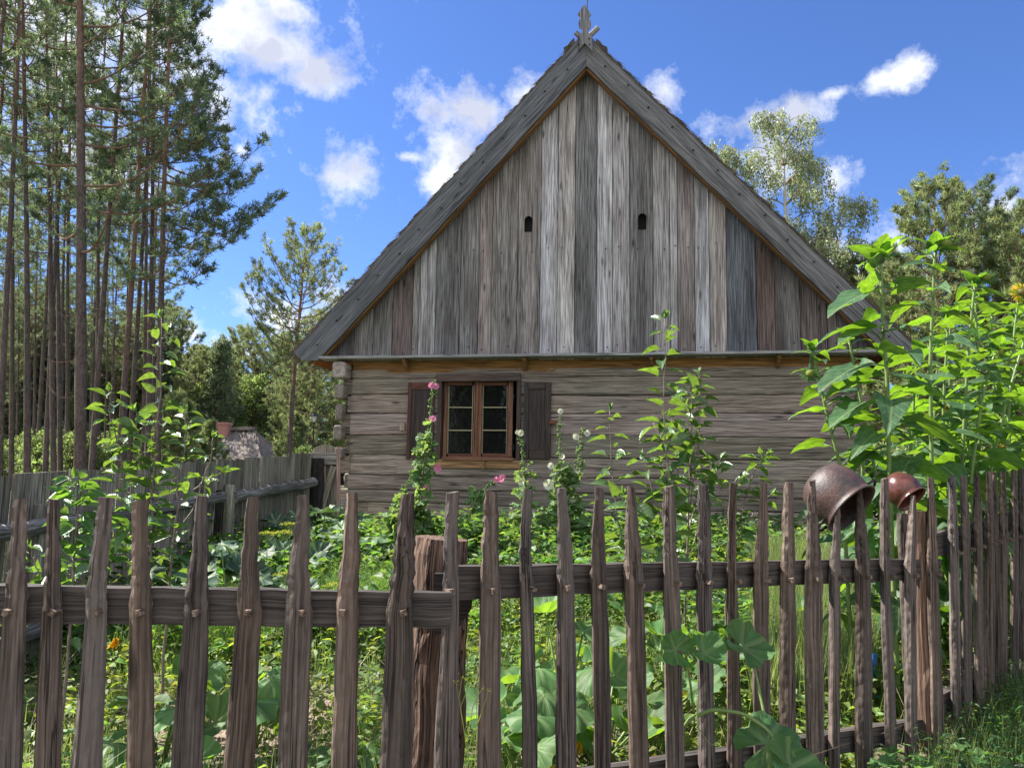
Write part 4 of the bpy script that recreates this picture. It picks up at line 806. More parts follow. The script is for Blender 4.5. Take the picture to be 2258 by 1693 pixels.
# ---------------------------------------------------------------- sunflowers
def sunflower(pts, d, label, ls=.27, sp=.15, head=None, seed=0, dens=1.9, T=(1, 1, 1), lean=()):
    P = np.array([at(x, y, d) for x, y in pts]); g0 = float(gz(P[0][0], P[0][1])); P = np.vstack([[P[0][0]-(P[1][0]-P[0][0])*.3, P[0][1], g0], P])
    root = thing('sunflower', P[0], 0, label, 'sunflower', 'sunflowers behind the fence corner'); n = 40; rs = np.random.RandomState(seed+50)
    seglen = np.r_[0, np.cumsum(np.linalg.norm(np.diff(P, axis=0), axis=1))]; u = np.linspace(0, seglen[-1], n); Q = np.stack([np.interp(u, seglen, P[:, i]) for i in range(3)], 1)
    sm = MB(); tube(sm, Q, np.linspace(.016, .009, n)*(ls/.27)**.5, 9); lf = MB(); s = .45; ph = rs.rand()*6; Lt = seglen[-1]
    while s < Lt-.02:
        i = min(n-2, int(s/Lt*n)); p = Q[i]; ph += 2.3+rs.uniform(-.3, .3); o1 = np.array([cos(ph), sin(ph), 0]); k = 1-.55*max(0, (s/Lt-.75)/.25); up = .75*(s/Lt)+.1
        l_ = ls*.5*k*rs.uniform(.7, 1.1); e = p+nrm(o1+Z3*up)*l_; mid_ = p+nrm(o1+Z3*(up+.5))*l_*.5; tube(sm, [p, mid_, e], [.0045, .004, .003], 5)
        dd = nrm(o1+Z3*(up-.35-rs.uniform(0, .5)*(1-s/Lt*.6))); place(lf, T_sunf if rs.rand() < .6 else T_sunf2, e, dd, nrm(Z3*.9+rs.randn(3)*.28), ls*k*rs.uniform(.75, 1.1), T, .18); s += sp/dens*rs.uniform(.7, 1.2)*k
    for q in range(4):
        ph += 1.7; dd = nrm(np.array([cos(ph), sin(ph), 1.5])); place(lf, T_sunf, Q[-1], dd, nrm(-dd*.4+Z3*.5+[cos(ph+3), sin(ph+3), 0]), ls*.5*rs.uniform(.8, 1.2), (1.15, 1.2, 1.1))
    for (x, y, x2, y2, sz) in lean:
        a = at(x, y, d-.02); b_ = at(x2, y2, d-.12); j = np.argmin(np.abs(Q[:, 2]-a[2])); tube(sm, [Q[j], (Q[j]+a)/2+Z3*.02, a], [.005, .0045, .004], 5); place(lf, T_sunf3, a, b_-a, nrm(Z3*1.-[.12, .22, 0]), np.linalg.norm(b_-a), T, .05)
    sm.build('stem', M['stem'], root, True); lf.build('foliage', M['sunleaf'], root, True)
    if head is not None:
        x, y, rad, col = head; c_ = at(x, y, d-.05); fc = nrm([rs.uniform(-.5, .5), -1, .25]) ; m2 = MB(); a = nrm(np.cross(fc, Z3)); b_ = np.cross(fc, a); r_ = rad*d/FPX
        tube(m2, [Q[-1], (Q[-1]+c_)/2+Z3*.02, c_-fc*.01], [.009, .008, .012], 8); 
        P2 = []; D2 = []
        for q in range(34):
            th = q*2.4; P2.append(c_+(a*cos(th)+b_*sin(th))*r_*.5); D2.append(nrm(a*cos(th)+b_*sin(th)+fc*rs.uniform(-.5, .8)))
        place(m2, T_narrow, P2, D2, fc, r_*rs.uniform(.7, 1.0, 34), (.8, .9, .7)); hd = m2.build('flower_head', M['sunleaf'], root)
        m2 = MB(); lathe(m2, [(.001, .02), (r_*.35, .018), (r_*.55, .006), (r_*.5, -.012), (.001, -.02)], c_, fc, 18, (1, 1, 1) if col else (1.2, 1.7, .8)); m2.build('seed_disk', M['disk'], hd, True)
        if col:
            m2 = MB(); th = np.linspace(0, 2*pi, 26, endpoint=False); D2 = [nrm(a*cos(q)+b_*sin(q)+fc*rs.uniform(-.1, .3)) for q in th]
            place(m2, T_narrow, [c_+(a*cos(q)+b_*sin(q))*r_*.45 for q in th], D2, fc, r_*1.1, (1, 1, 1)); m2.build('ray_petals', M['yellow'], hd)
    return root
sunflower([(1962, 1080), (1957, 850), (1946, 693), (1941, 560)], 4.5, 'tallest sunflower plant beside the roof corner, with no open flower', .27, .16, seed=1, lean=[(1925, 640, 1820, 680, 1), (1935, 720, 1845, 742, 1), (1945, 735, 2000, 718, 1), (1888, 810, 1800, 850, 1), (1900, 890, 1825, 930, 1), (2010, 1010, 1975, 1060, 1), (1945, 575, 2000, 515, 1), (1935, 570, 1870, 530, 1), (1985, 930, 2040, 945, 1), (1975, 830, 2070, 850, 1)])
sunflower([(2055, 1060), (2051, 800), (2058, 640), (2062, 550)], 4.9, 'sunflower with a dark green unopened head standing highest at the right', .27, .15, (2087, 537, 21, 0), 2)
sunflower([(1856, 1040), (1820, 900), (1806, 830), (1790, 770)], 4.7, 'short sunflower with a green bud before the right end of the log wall', .20, .14, (1786, 824, 16, 0), 3)
sunflower([(1938, 1080), (1905, 915), (1887, 830), (1872, 745)], 4.8, 'thin sunflower between the short budded one and the tallest plant', .20, .13, seed=4)
sunflower([(2120, 1050), (2128, 900), (2136, 757), (2150, 625)], 5.2, 'sunflower with small dark buds at its top over the right of the fence', .25, .14, (2176, 612, 15, 0), 5)
sunflower([(2140, 1060), (2165, 880), (2186, 800), (2200, 770)], 5.0, 'mid height sunflower with a pale green head facing the side run of fence', .22, .13, (2206, 778, 15, 0), 6)
sunflower([(2180, 1060), (2215, 900), (2250, 780), (2275, 700)], 5.4, 'slanting sunflower stem leaning to the right edge', .24, .14, seed=7)
sunflower([(2215, 1050), (2228, 850), (2238, 720), (2246, 660)], 5.8, 'sunflower with an open yellow flower cut by the right edge', .24, .14, (2254, 645, 17, 1), 8)
rs_ = np.random.RandomState(3)
for q, (x, d, tp, hd_) in enumerate([(2010, 5.6, 850, (2089, 902, 6, 1)), (2080, 5.9, 700, None), (2100, 6.4, 690, (2112, 680, 13, 0)), (2160, 6.1, 660, (2172, 640, 13, 0)), (2190, 6.8, 690, None), (2225, 6.5, 800, (2252, 800, 10, 1)), (2270, 5.9, 640, None), (2020, 6.3, 800, None), (2060, 7.0, 760, None), (2240, 7.4, 700, None), (2000, 5.3, 930, None), (2130, 5.5, 900, None), (2200, 5.6, 980, (2212, 985, 6, 1)), (2090, 5.2, 980, None), (1905, 5.4, 1010, None), (2150, 7.6, 720, None), (2290, 7.0, 740, None)]):
    sunflower([(x, 1080), (x+rs_.uniform(-8, 8), (1080+tp)/2), (x+rs_.uniform(-10, 14), tp)], d, ['sunflower whose small yellow flower shows among the stems', 'sunflower stalk deep in the patch right of the second tallest', 'far sunflower with a bud just showing above the mass of leaves', 'far sunflower with a dark bud beside the open yellow flower', 'back row sunflower under the pine crowns near the right edge', 'sunflower with a yellow bloom halfway down the right edge', 'leafy sunflower running off the right edge', 'low back row sunflower right of the roof corner', 'back row sunflower behind the second tallest plant', 'furthest sunflower by the right edge', 'low leafy sunflower filling under the tallest plant', 'low sunflower over the fence corner stakes', 'low sunflower with a yellow bloom just above the side stakes', 'low sunflower directly behind the clay pot side stake', 'low leafy sunflower right behind the cauldron', 'furthest sunflower in the middle of the patch', 'outermost back row sunflower leaving the frame'][q], .24*rs_.uniform(.85, 1.1), .14, hd_, 20+q)

# ---------------------------------------------------------------- squash plants
def squash(px, d, label, n, rad, T_=T_sq, mat='squash', name='squash_plant', grp='squash plants in the garden', hgt=.4, spread=.35, T=(1, 1, 1), dz=0.):
    c_ = gpt(px, d); root = thing(name, c_, 0, label, 'plant', grp); sm = MB(); lf = MB()
    for i in range(n):
        ph = i*2.4+RS.rand(); r_ = spread*sqrt((i+.5)/n)*RS.uniform(.7, 1.2); e = c_+np.array([cos(ph)*r_, sin(ph)*r_, hgt*RS.uniform(.55, 1.1)*(1.1-.4*r_/spread)]); m_ = (c_+e)/2+np.array([-cos(ph), -sin(ph), 0])*r_*.15
        tube(sm, [c_, m_, e], [.009, .007, .005], 6); place(lf, T_[RS.randint(len(T_))], e, nrm([cos(ph), sin(ph), -.1]), nrm(Z3+np.array([cos(ph)*.6, sin(ph)*.6-.35, 0])+RS.randn(3)*.33), rad*RS.uniform(.7, 1.15), T)
    sm.build('stem', M['stem'], root, True); lf.build('foliage', M[mat], root, True); return root
squash(395, 3.6, 'squash plant with broad pale leaves behind the fourth and fifth stakes from the left', 6, .24, hgt=.42, spread=.3)
squash(590, 3.9, 'squash plant with one broad leaf between the sixth and seventh stakes', 4, .24, hgt=.35, spread=.2)
squash(450, 3.3, 'small squash with a yellowing leaf near the bare soil at left', 3, .18, hgt=.25, spread=.12, T=(1.1, 1.1, .9))
squash(790, 3.6, 'low squash leaf at the foot of the eighth stake', 3, .18, hgt=.14, spread=.15)
squash(1160, 3.5, 'large squash plant in the gaps right of the log post', 9, .24, hgt=.50, spread=.36)
squash(1250, 4.1, 'squash plant standing tall behind the rail right of the log post', 8, .24, hgt=.62, spread=.4)
squash(1330, 3.7, 'squash plant with folded bright leaves in the middle of the fence', 8, .24, hgt=.42, spread=.36)
squash(1460, 4.3, 'squash plant behind the climbing vine', 9, .25, hgt=.55, spread=.42)
squash(1560, 4.9, 'squash plant behind the two short stakes right of the vine', 7, .2, hgt=.4, spread=.4)
squash(1830, 5.2, 'squash plant in the tall grass under the cauldron', 6, .2, hgt=.45, spread=.4)
squash(520, 5.6, 'dark bluish courgette plant by the grey post of the board fence', 13, .30, T_zuc, 'darksquash', 'courgette_plant', 'dark courgette plants by the board fence', .62, .6)
squash(590, 6.6, 'dark courgette plant right behind the dill flowers', 11, .30, T_zuc, 'darksquash', 'courgette_plant', 'dark courgette plants by the board fence', .5, .55)
squash(720, 8.3, 'dark courgette plant at the foot of the charred post and gate', 12, .34, T_zuc, 'darksquash', 'courgette_plant', 'dark courgette plants by the board fence', .45, .5)
squash(790, 7.6, 'courgette plant with silvery leaves below the cottage corner', 10, .3, T_zuc, 'darksquash', 'courgette_plant', 'dark courgette plants by the board fence', .42, .5, T=(1.5, 1.4, 1.2))
# vine climbing through the stakes
vine = thing('squash_vine', gpt(1500, 2.8), 0, 'squash vine climbing through the stakes with broad leaves in front of them', 'vine')
def vleaf(px, py, d, r_px, face, up, k):
    mb = MB(); S = r_px*d/FPX/.5; f_ = nrm(face); place(mb, T_sq[k], at(px, py, d), up, f_, S, (.8, .95, .95), .05); o_ = mb.build('leaf', M['squash'], vine, True); return o_
vleaf(1490, 1432, 2.72, 38, RT*-.2-FW*.75+Z3*.6, RT*-1+UP*.6, 0); vleaf(1552, 1438, 2.74, 40, RT*.25-FW*.7+Z3*.7, RT*1-UP*.35, 2); vleaf(1640, 1425, 2.9, 52, RT*.1-FW*.65+Z3*.75, RT*1.-UP*.45, 0); vleaf(1690, 1640, 2.75, 66, -FW*.75+Z3*.65, RT*.8+UP*.3, 1); vleaf(1745, 1690, 2.7, 60, -FW*.6+Z3*.8+RT*.2, RT*.9-UP*.35, 0); vleaf(1600, 1395, 3.0, 30, -FW*.5-RT*.6+Z3*.4, -RT*.6+UP*.6, 2)
def vstem(pp, r_, nm='stem', mt='stem'):
    P = np.array([at(x, y, d) for x, y, d in pp]); t_ = np.linspace(0, len(P)-1, 8*len(P)); Q = np.stack([np.interp(t_, np.arange(len(P)), P[:, i]) for i in range(3)], 1)
    for _ in range(6): Q[1:-1] = (Q[:-2]+Q[1:-1]*2+Q[2:])/4
    m2 = MB(); tube(m2, Q, r_, 8); return m2.build(nm, M[mt], vine, True)
vstem([(1500, 1640, 2.95), (1512, 1590, 2.9), (1570, 1562, 2.86), (1640, 1572, 2.82), (1690, 1605, 2.78), (1715, 1640, 2.75)], .007)
vstem([(1530, 1570, 2.88), (1524, 1520, 2.82), (1512, 1440, 2.73)], .0045, 'leaf_stalk'); vstem([(1690, 1600, 2.82), (1672, 1510, 2.88), (1655, 1435, 2.9)], .005, 'leaf_stalk')
vstem([(1536, 1540, 2.8), (1538, 1600, 2.8), (1550, 1620, 2.8), (1565, 1640, 2.82), (1585, 1641, 2.82)], .0016, 'tendril'); 
mb = MB(); n = 60; c_ = at(1537, 1540, 2.8); P = [c_+np.array([.005*cos(i*.9), .005*sin(i*.9), -i*.0022+.02]) for i in range(n)]; tube(mb, P, .0013, 5, (1.3, 1.2, 1)); mb.build('tendril', M['stem'], vine, True)
# courgette flowers
for (x, y, d, lab) in ((1276, 1632, 3.5, 'orange squash flower hanging open low in the middle of the fence'), (254, 1405, 4.3, 'orange squash flower in the shade behind the third stake'), (1215, 1685, 3.3, 'closed squash flower at the bottom edge right of the log post')):
    mb = MB(); c_ = at(x, y, d); D = [nrm([cos(q)*.45, sin(q)*.45, -1]) for q in np.arange(6)*1.05]; place(mb, T_small, [c_]*6, D, nrm([1, 0, .2]), .065, (.9, .75, .6)); fl_ = mb.build('squash_flower', M['yellow'], None); tag(fl_, lab, 'flower')

# ---------------------------------------------------------------- dill
for (x, y, d, lab) in ((590, 1172, 6., 'dill with flat yellow umbels at left in front of the board fence'), (640, 1152, 6.2, 'single taller dill umbel left of the charred post'), (628, 1170, 5.7, 'small dill umbel between the two bigger ones'), (740, 1285, 5.2, 'low yellow dill umbel just above the rail near the eighth stake'), (632, 1262, 5.0, 'dill umbel low behind the sixth stake')):
    c_ = at(x, y, d); g0 = gpt(x, d); root = thing('dill_plant', g0, 0, lab, 'plant', 'dill plants'); sm = MB(); um = MB(); top = c_-Z3*.08; tube(sm, [g0, (g0+top)/2+[.02, 0, 0], top], [.005, .004, .003], 5)
    for k in range(20):
        th = k*2.4; r_ = .085*sqrt(k/20); e = c_+np.array([cos(th)*r_, sin(th)*r_, -.015*(r_/.08)**2]); tube(sm, [top, e], [.0015, .001], 3)
        for q in range(9): place(um, T_small, e+RS.randn(3)*[.008, .008, .002], nrm(RS.randn(3)), Z3, .010, (1, 1, 1))
    sm.build('stem', M['stem'], root); um.build('umbel', M['dill'], root)

# ---------------------------------------------------------------- hose
hs_ = thing('garden_hose', gpt(1850, 4.6), 0, 'teal garden hose with blue connector lying behind the stakes under the pots', 'hose')
for k, pp in enumerate([[(1700, 1580, 4.7), (1760, 1530, 4.7), (1830, 1512, 4.6), (1900, 1520, 4.6), (1935, 1500, 4.5), (1925, 1470, 4.4)], [(1640, 1530, 4.8), (1720, 1528, 4.7), (1810, 1530, 4.6), (1890, 1528, 4.5), (1960, 1540, 4.5), (2010, 1420, 4.5), (2035, 1410, 4.5)], [(1620, 1545, 4.5), (1660, 1560, 4.4), (1720, 1545, 4.5)]]):
    P = np.array([at(*q) for q in pp]); t_ = np.linspace(0, len(P)-1, 50); Q = np.stack([np.interp(t_, np.arange(len(P)), P[:, i]) for i in range(3)], 1)
    for _ in range(8): Q[1:-1] = (Q[:-2]+Q[1:-1]*2+Q[2:])/4
    m2 = MB(); tube(m2, Q, .007, 8); m2.build('hose_loop', M['hose'], hs_, True)
m2 = MB(); tube(m2, [at(1918, 1485, 4.35), at(1921, 1470, 4.35), at(1924, 1462, 4.35), at(1927, 1440, 4.35)], [.014, .014, .021, .021], 12); m2.build('connector', M['blue'], hs_)
# ================================================================ ground cover in the garden
def scatter(n, x0, x1, y0, y1, dens=None, rs=np.random.RandomState(11)):
    x = rs.uniform(x0, x1, n); y = rs.uniform(y0, y1, n)
    k = dens(x, y) > rs.rand(n) if dens is not None else np.ones(n, bool); x, y = x[k], y[k]; return np.stack([x, y, gz(x, y)], 1)
def vn(x, y, f_, s):  # cheap smooth patchiness
    return .5+.25*np.sin(x*f_+s)*np.cos(y*f_*1.3+s*2)+.25*np.sin(x*f_*.6-y*f_*.8+s*3)
rs = np.random.RandomState(12)
infr = lambda x, y: (np.abs(x+.0) < y*.72+.5)
def fence_y(x): return np.where(x < -.12, 2.3, np.where(x < 2.2, 2.36+(x+.2)*.68, 4.1+(x-2.2)*1.1))
wallfree = lambda x, y: (y < 10.05-(x-HX)*tan(TH)) | (x < -2.7) | (x > 4.6)
def leafy(P, h0, h1, per, lsz, mat, name, label, tpl=T_small, T=(1, 1, 1), spread=.08, tv=.35):
    n = len(P); mb = MB(); hh = rs.uniform(h0, h1, n); idx = np.repeat(np.arange(n), per); m_ = len(idx); u = rs.rand(m_)**.7; th = rs.rand(m_)*2*pi
    r_ = spread*rs.uniform(.2, 1., m_); Q = P[idx]+np.stack([np.cos(th)*r_, np.sin(th)*r_, u*hh[idx]], 1); D = np.stack([np.cos(th), np.sin(th), rs.uniform(-.3, .8, m_)], 1)
    Nn = np.stack([rs.randn(m_)*.45, rs.randn(m_)*.45, np.ones(m_)], 1); pt_ = rs.uniform(1-tv, 1+tv, (n, 1))*(1+rs.randn(n, 3)*.08)
    place(mb, tpl, Q, D, Nn, lsz*rs.uniform(.6, 1.4, m_), pt_[idx]*np.array(T), .12); o_ = mb.build(name, M[mat]); tag(o_, label, 'plants', kind='stuff'); return o_
soil = lambda x, y: ((x+1.45)/.6)**2+((y-4.2)/.5)**2 > 1
def dw_(x, y): return infr(x, y)*wallfree(x, y)*(y > fence_y(x)+.15)
P = scatter(16000, -5, 6, 2.6, 9.9, lambda x, y: dw_(x, y)*np.clip(vn(x, y, 2.2, 1)*1.5-.2, 0, 1)*np.where(soil(x, y), 1, .12)*np.clip(.35+(y-3)*.25, .3, 1))
leafy(P, .04, .26, 9, .055, 'weed', 'garden_weeds', 'bright low leafy weeds covering the garden bed behind the stakes', spread=.07)
P = scatter(4600, -5, 6, 4.9, 9.9, lambda x, y: dw_(x, y)*np.clip(vn(x, y, 1.6, 4)*1.6-.1, 0, 1)*np.clip((y-4.3)/2.5, .2, 1))
leafy(P, .10, .40, 13, .085, 'weed', 'tall_weeds', 'taller dark leafy growth below the cottage wall', T_apple, (.7, .85, .8), .14)
P = scatter(3600, -5, 6, 3.6, 9.4, lambda x, y: dw_(x, y)*np.clip(vn(x, y, 2.8, 7)*2.2-.7, 0, 1))
leafy(P, .10, .32, 14, .06, 'weed', 'yellow_green_herbs', 'yellow green bushy herbs in the middle of the garden bed', T_small, (1.35, 1.15, .8), .10)
def blades(P, h0, h1, per, w, mat, name, label, T=(1, 1, 1), spread=.05, bend=.35):
    n = len(P)*per; idx = np.repeat(np.arange(len(P)), per); th = rs.rand(n)*2*pi; r_ = spread*np.sqrt(rs.rand(n)); B = P[idx]+np.stack([np.cos(th)*r_, np.sin(th)*r_, np.zeros(n)-.01], 1)
    H = rs.uniform(h0, h1, n); ld = rs.rand(n)*2*pi; be = rs.uniform(.1, bend, n)*H; ldv = np.stack([np.cos(ld), np.sin(ld), np.zeros(n)], 1); sdv = np.stack([-np.sin(ld+rs.randn(n)*.6), np.cos(ld), np.zeros(n)], 1)*(w/2)
    pts = []
    for t_, k in ((0, 1.), (.5, .8), (1., .05)):
        c_ = B+ldv*(be*t_**2)[:, None]+Z3[None]*(H*t_*(1-.12*t_))[:, None]; pts += [c_-sdv*k, c_+sdv*k]
    V = np.stack(pts, 1).reshape(-1, 3); base = np.arange(n)[:, None]*6; F = np.concatenate([base+np.array([[0, 1, 3, 2]]), base+np.array([[2, 3, 5, 4]])])
    mb = MB(); tt = rs.uniform(.6, 1.4, (n, 1))*np.array(T)*(1+rs.randn(n, 3)*.07); mb.add(V, F, None, np.repeat(tt, 6, 0)); o_ = mb.build(name, M[mat]); tag(o_, label, 'grass', kind='stuff')
P = scatter(9000, -5, 6, 2.7, 9.5, lambda x, y: dw_(x, y)*np.clip(vn(x, y, 1.7, 9)*1.6-.2, 0, 1)*np.where(soil(x, y), 1, .1))
blades(P, .05, .30, 12, .0045, 'grass', 'garden_grass', 'short bright grass between the vegetables', (.9, 1, .9))
P = scatter(3000, .9, 2.9, 4.3, 7.5, lambda x, y: dw_(x, y)*(np.abs(x/y-.385) < .07)); blades(P, .25, .6, 12, .005, 'grass', 'horsetail_grass', 'tall fine pale grass seen between the stakes under the cauldron', (1.15, 1.1, 1.3), .06, .2)
P = scatter(900, -2.4, -.7, 4.8, 6.8, lambda x, y: dw_(x, y)*(vn(x, y, 3, 2) > .45)); blades(P, .15, .42, 26, .004, 'grass', 'feathery_dill_bed', 'feathery green dill foliage between the left stakes', (.85, 1.1, .7), .06, .9)
P = scatter(1500, -5, 6, 2.8, 8.5, lambda x, y: dw_(x, y)*.8); blades(P, .08, .4, 3, .004, 'dry', 'dry_stalks', 'pale dry stalks and withered stems among the weeds', (1, 1, 1), .1, 1.6)
# clods and dry litter on the bare patch
P = scatter(1500, -2.8, 0, 3.3, 5.3, lambda x, y: ~soil(x, y)*.9+.1); mb = MB()
for p in P[:700]:
    s_ = RS.uniform(.006, .028); V = RS.randn(6, 3); V /= np.linalg.norm(V, axis=1)[:, None]; oc = np.array([[1, 0, 0], [0, 1, 0], [-1, 0, 0], [0, -1, 0], [0, 0, 1], [0, 0, -1.]])*s_*RS.uniform(.6, 1.2, (6, 1)); mb.add(p+oc, np.array([[0, 1, 4], [1, 2, 4], [2, 3, 4], [3, 0, 4], [1, 0, 5], [2, 1, 5], [3, 2, 5], [0, 3, 5]]))
tag(mb.build('soil_clods', gm), 'crumbs of dry soil on the bare patch behind the left stakes', 'soil', kind='stuff')
# growth outside the fence, bottom right
P = scatter(5000, 1.0, 4.6, 2.5, 5.6, lambda x, y: (y < fence_y(x)-.08)*(y > fence_y(x)-1.1)*infr(x, y)*.75)
leafy(P, .03, .22, 10, .042, 'weed', 'verge_weeds', 'dark weeds growing along the outside foot of the right stakes', T_narrow, (.6, .8, .75), .08); blades(P[:900], .08, .3, 6, .004, 'grass', 'verge_grass', 'grass blades outside the fence at bottom right', (.8, .85, .8))
P = scatter(900, -1., 2.6, 2.0, 4.2, lambda x, y: (np.abs(y-fence_y(x)-.12) < .14)*.6); leafy(P, .05, .3, 8, .04, 'weed', 'stake_foot_weeds', 'weeds along the inner foot of the stakes', T_narrow, (.7, .9, .7), .07)
# strawberry-like low plants in front, bottom right
for x, y, lab in ((1880, 1668, 'low broad leaved weed in front of the stakes below the cauldron'), (1985, 1625, 'low leafy weed at the foot of the corner post'), (2175, 1640, 'pale green weed by the stone at the bottom right')):
    d = 3.0 if x < 1950 else 3.4; c_ = gpt(x, d); root = thing('verge_plant', c_, 0, lab, 'plant', 'single weeds outside the fence'); mb = MB(); sm = MB()
    for k in range(16):
        th = k*2.4; r_ = .16*sqrt(k/16)+.02; e = c_+np.array([cos(th)*r_, sin(th)*r_, RS.uniform(.08, .2)]); tube(sm, [c_, e], [.003, .002], 4); place(mb, T_hol[k % 2], e, [cos(th), sin(th), -.1], [cos(th)*.3, sin(th)*.3-.3, 1], RS.uniform(.05, .09), (.75, .95, .8))
    sm.build('stem', M['stem'], root); mb.build('foliage', M['weed'], root, True)
# stone at the right edge
m_, t, b, o = newmat('granite'); g = attr(t, 'gc'); c = mixc(t, ramp(t, noise(t, g, 18, 6, .7), (.35, 0.), (.65, 1.)), (.16, .15, .15), (.36, .35, .35)); t.links.new(c, b.inputs['Base Color']); b.inputs['Roughness'].default_value = .9; bump(t, b, noise(t, g, 30, 5), .01)
mb = MB(); c_ = gpt(2262, 3.5)+Z3*.02; nv, nh = 14, 24; V = []
for i in range(nv):
    for j in range(nh):
        a = pi*i/(nv-1); th = 2*pi*j/nh; r_ = 1+.12*sin(th*3+a*2)+.08*sin(th*5+1)+RS.randn()*.01; V.append(c_+np.array([.17*sin(a)*cos(th)*r_, .14*sin(a)*sin(th)*r_, .09*cos(a)*r_]))
F = np.array([[i*nh+j, (i+1)*nh+j, (i+1)*nh+(j+1) % nh, i*nh+(j+1) % nh] for i in range(nv-1) for j in range(nh)]); mb.add(V, F); tag(mb.build('field_stone', m_, None, True), 'grey field stone lying outside the fence at the bottom right edge', 'stone')
# wood stub and dry stalk in front of the log post
mb = MB(); c_ = at(866, 1700, 2.05); n = 12; P = [c_+Z3*(-.55+.05*i) for i in range(n)]; tube(mb, P, .017*np.r_[np.full(n-2, 1), .8, .35], 7, (2.2, 1.9, 1.5), .1); tag(mb.build('broken_stake', M['picket']), 'pale splintered stake end poking up at the bottom edge left of the log post', 'stake')
root = thing('dry_weed', gpt(1045, 2.25), 0, 'thin dry flowering weed stalk standing before the log post', 'plant'); sm = MB(); fl = MB()
for (x0, y0, x1, y1, x2, y2) in ((1040, 1720, 1022, 1600, 1005, 1500), (1030, 1640, 1042, 1560, 1062, 1518), (1022, 1600, 1012, 1540, 1019, 1492), (1045, 1720, 1052, 1620, 1050, 1540), (1052, 1600, 1070, 1545, 1078, 1520), (1015, 1560, 1030, 1520, 1032, 1500)):
    pp = [at(x0, y0, 2.25), at(x1, y1, 2.25), at(x2, y2, 2.25)]; tube(sm, pp, [.0014, .0011, .0008], 4, (1.2, .9, .7))
    for q in range(5): place(fl, T_small, pp[2]+RS.randn(3)*.006, RS.randn(3), RS.randn(3), .007)
tube(sm, [gpt(1045, 2.25), at(1040, 1720, 2.25)], [.002, .0014], 4, (1.2, .9, .7)); sm.build('stem', M['stem'], root); fl.build('flowers', M['dill'], root)

# ================================================================ far cottage, lamp
fc_ = at(525, 960, 40.); GZ0 = float(gz(fc_[0], 40)); cot = thing('far_cottage', (fc_[0], 42., GZ0), 0, 'distant cottage with hipped thatched roof and red brick chimney beyond the board fence', 'house')
def ct(px, py, d): return at(px, py, d)
rA, rB = ct(450, 949, 42.), ct(560, 947, 42.); ez = ct(500, 1060, 38.)[2]; E1, E2, E3, E4 = np.array([rA[0]-3.2, 37.5, ez]), np.array([rB[0]+2.3, 37.5, ez]), np.array([rB[0]+2.3, 46.5, ez]), np.array([rA[0]-3.2, 46.5, ez])
mb = MB()
def slope(a, b_, c_, d_, nu=60, nv=30):
    u = np.linspace(0, 1, nu+1)[None, :, None]; v = np.linspace(0, 1, nv+1)[:, None, None]; P = (a*(1-u)+b_*u)*(1-v)+(d_*(1-u)+c_*u)*v
    nrm_ = nrm(np.cross(b_-a+1e-6, d_-a+1e-6)) if np.linalg.norm(b_-a) > .1 else nrm(np.cross(c_-a, d_-a)); P = P+RS.randn(nv+1, nu+1, 1)*.035*nrm_; i, j = np.meshgrid(np.arange(nv), np.arange(nu), indexing='ij'); q = (i*(nu+1)+j).ravel()
    G = np.stack(np.broadcast_arrays(v[..., 0]*6, u[..., 0]*8, u[..., 0]*0), -1); mb.add(P.reshape(-1, 3), np.stack([q, q+1, q+nu+2, q+nu+1], 1), G.reshape(-1, 3))
slope(rA, rB, E2, E1); slope(rB, rA, E4, E3); slope(rB, rB+.01, E3, E2, 30); slope(rA, rA+.01, E1, E4, 30); mb.build('roof', M['thatchfar'], cot)
mb = MB(); beam(mb, rA+Z3*.06, rB+Z3*.06, [0, .25, 0], Z3*.09, (1.1, 1.1, 1.1), 20, .1); mb.build('roof_ridge', M['thatchfar'], cot)
mb = MB(); box(mb, [(E1[0]+E2[0])/2, 42., (ez+GZ0)/2], [(E2[0]-E1[0])/2-.5, 0, 0], [0, 4, 0], Z3*((ez-GZ0)/2+.1)); mb.build('wall', M['log'], cot)
bm_, t, b, o = newmat('brick'); g = attr(t, 'gc'); br = nn(t, 'ShaderNodeTexBrick'); t.links.new(g, br.inputs['Vector']); br.inputs['Color1'].default_value = (.48, .22, .19, 1); br.inputs['Color2'].default_value = (.40, .17, .145, 1); br.inputs['Mortar'].default_value = (.4, .35, .32, 1); br.inputs['Scale'].default_value = 5; t.links.new(br.outputs['Color'], b.inputs['Base Color']); b.inputs['Roughness'].default_value = .9
mb = MB(); c_ = ct(493, 947, 41.6); tpz = ct(493, 932, 41.6)[2]; box(mb, [c_[0], 41.6, (tpz+c_[2]-.5)/2], [.32, 0, 0], [0, .3, 0], Z3*(tpz-c_[2]+.5)/2); box(mb, [c_[0], 41.6, tpz-.05], [.36, 0, 0], [0, .34, 0], Z3*.06); mb.build('chimney', bm_, cot)
lp = at(690, 985, 25.); lamp = thing('street_lamp', (lp[0], 25., float(gz(lp[0], 25))), 0, 'black lantern lamp post with glass lantern beyond the garden gate', 'street lamp')
hz_ = at(690, 930, 25.)[2]; x = lp[0]; g0 = float(gz(x, 25)); mb = MB(); tube(mb, [[x, 25, g0], [x, 25, g0+.5], [x, 25, g0+.55], [x, 25, hz_-.1], [x, 25, hz_]], [.05, .045, .025, .022, .035], 10); mb.build('pole', M['iron'], lamp)
mb = MB()
for k in range(4):
    a = pi/4+k*pi/2; a2 = a+pi/2; q = lambda an, r_, z: np.array([x+cos(an)*r_, 25+sin(an)*r_, z]); prism(mb, [q(a, .055, hz_), q(a2, .055, hz_), q(a2, .10, hz_+.19), q(a, .10, hz_+.19)], [0, 0, .004])
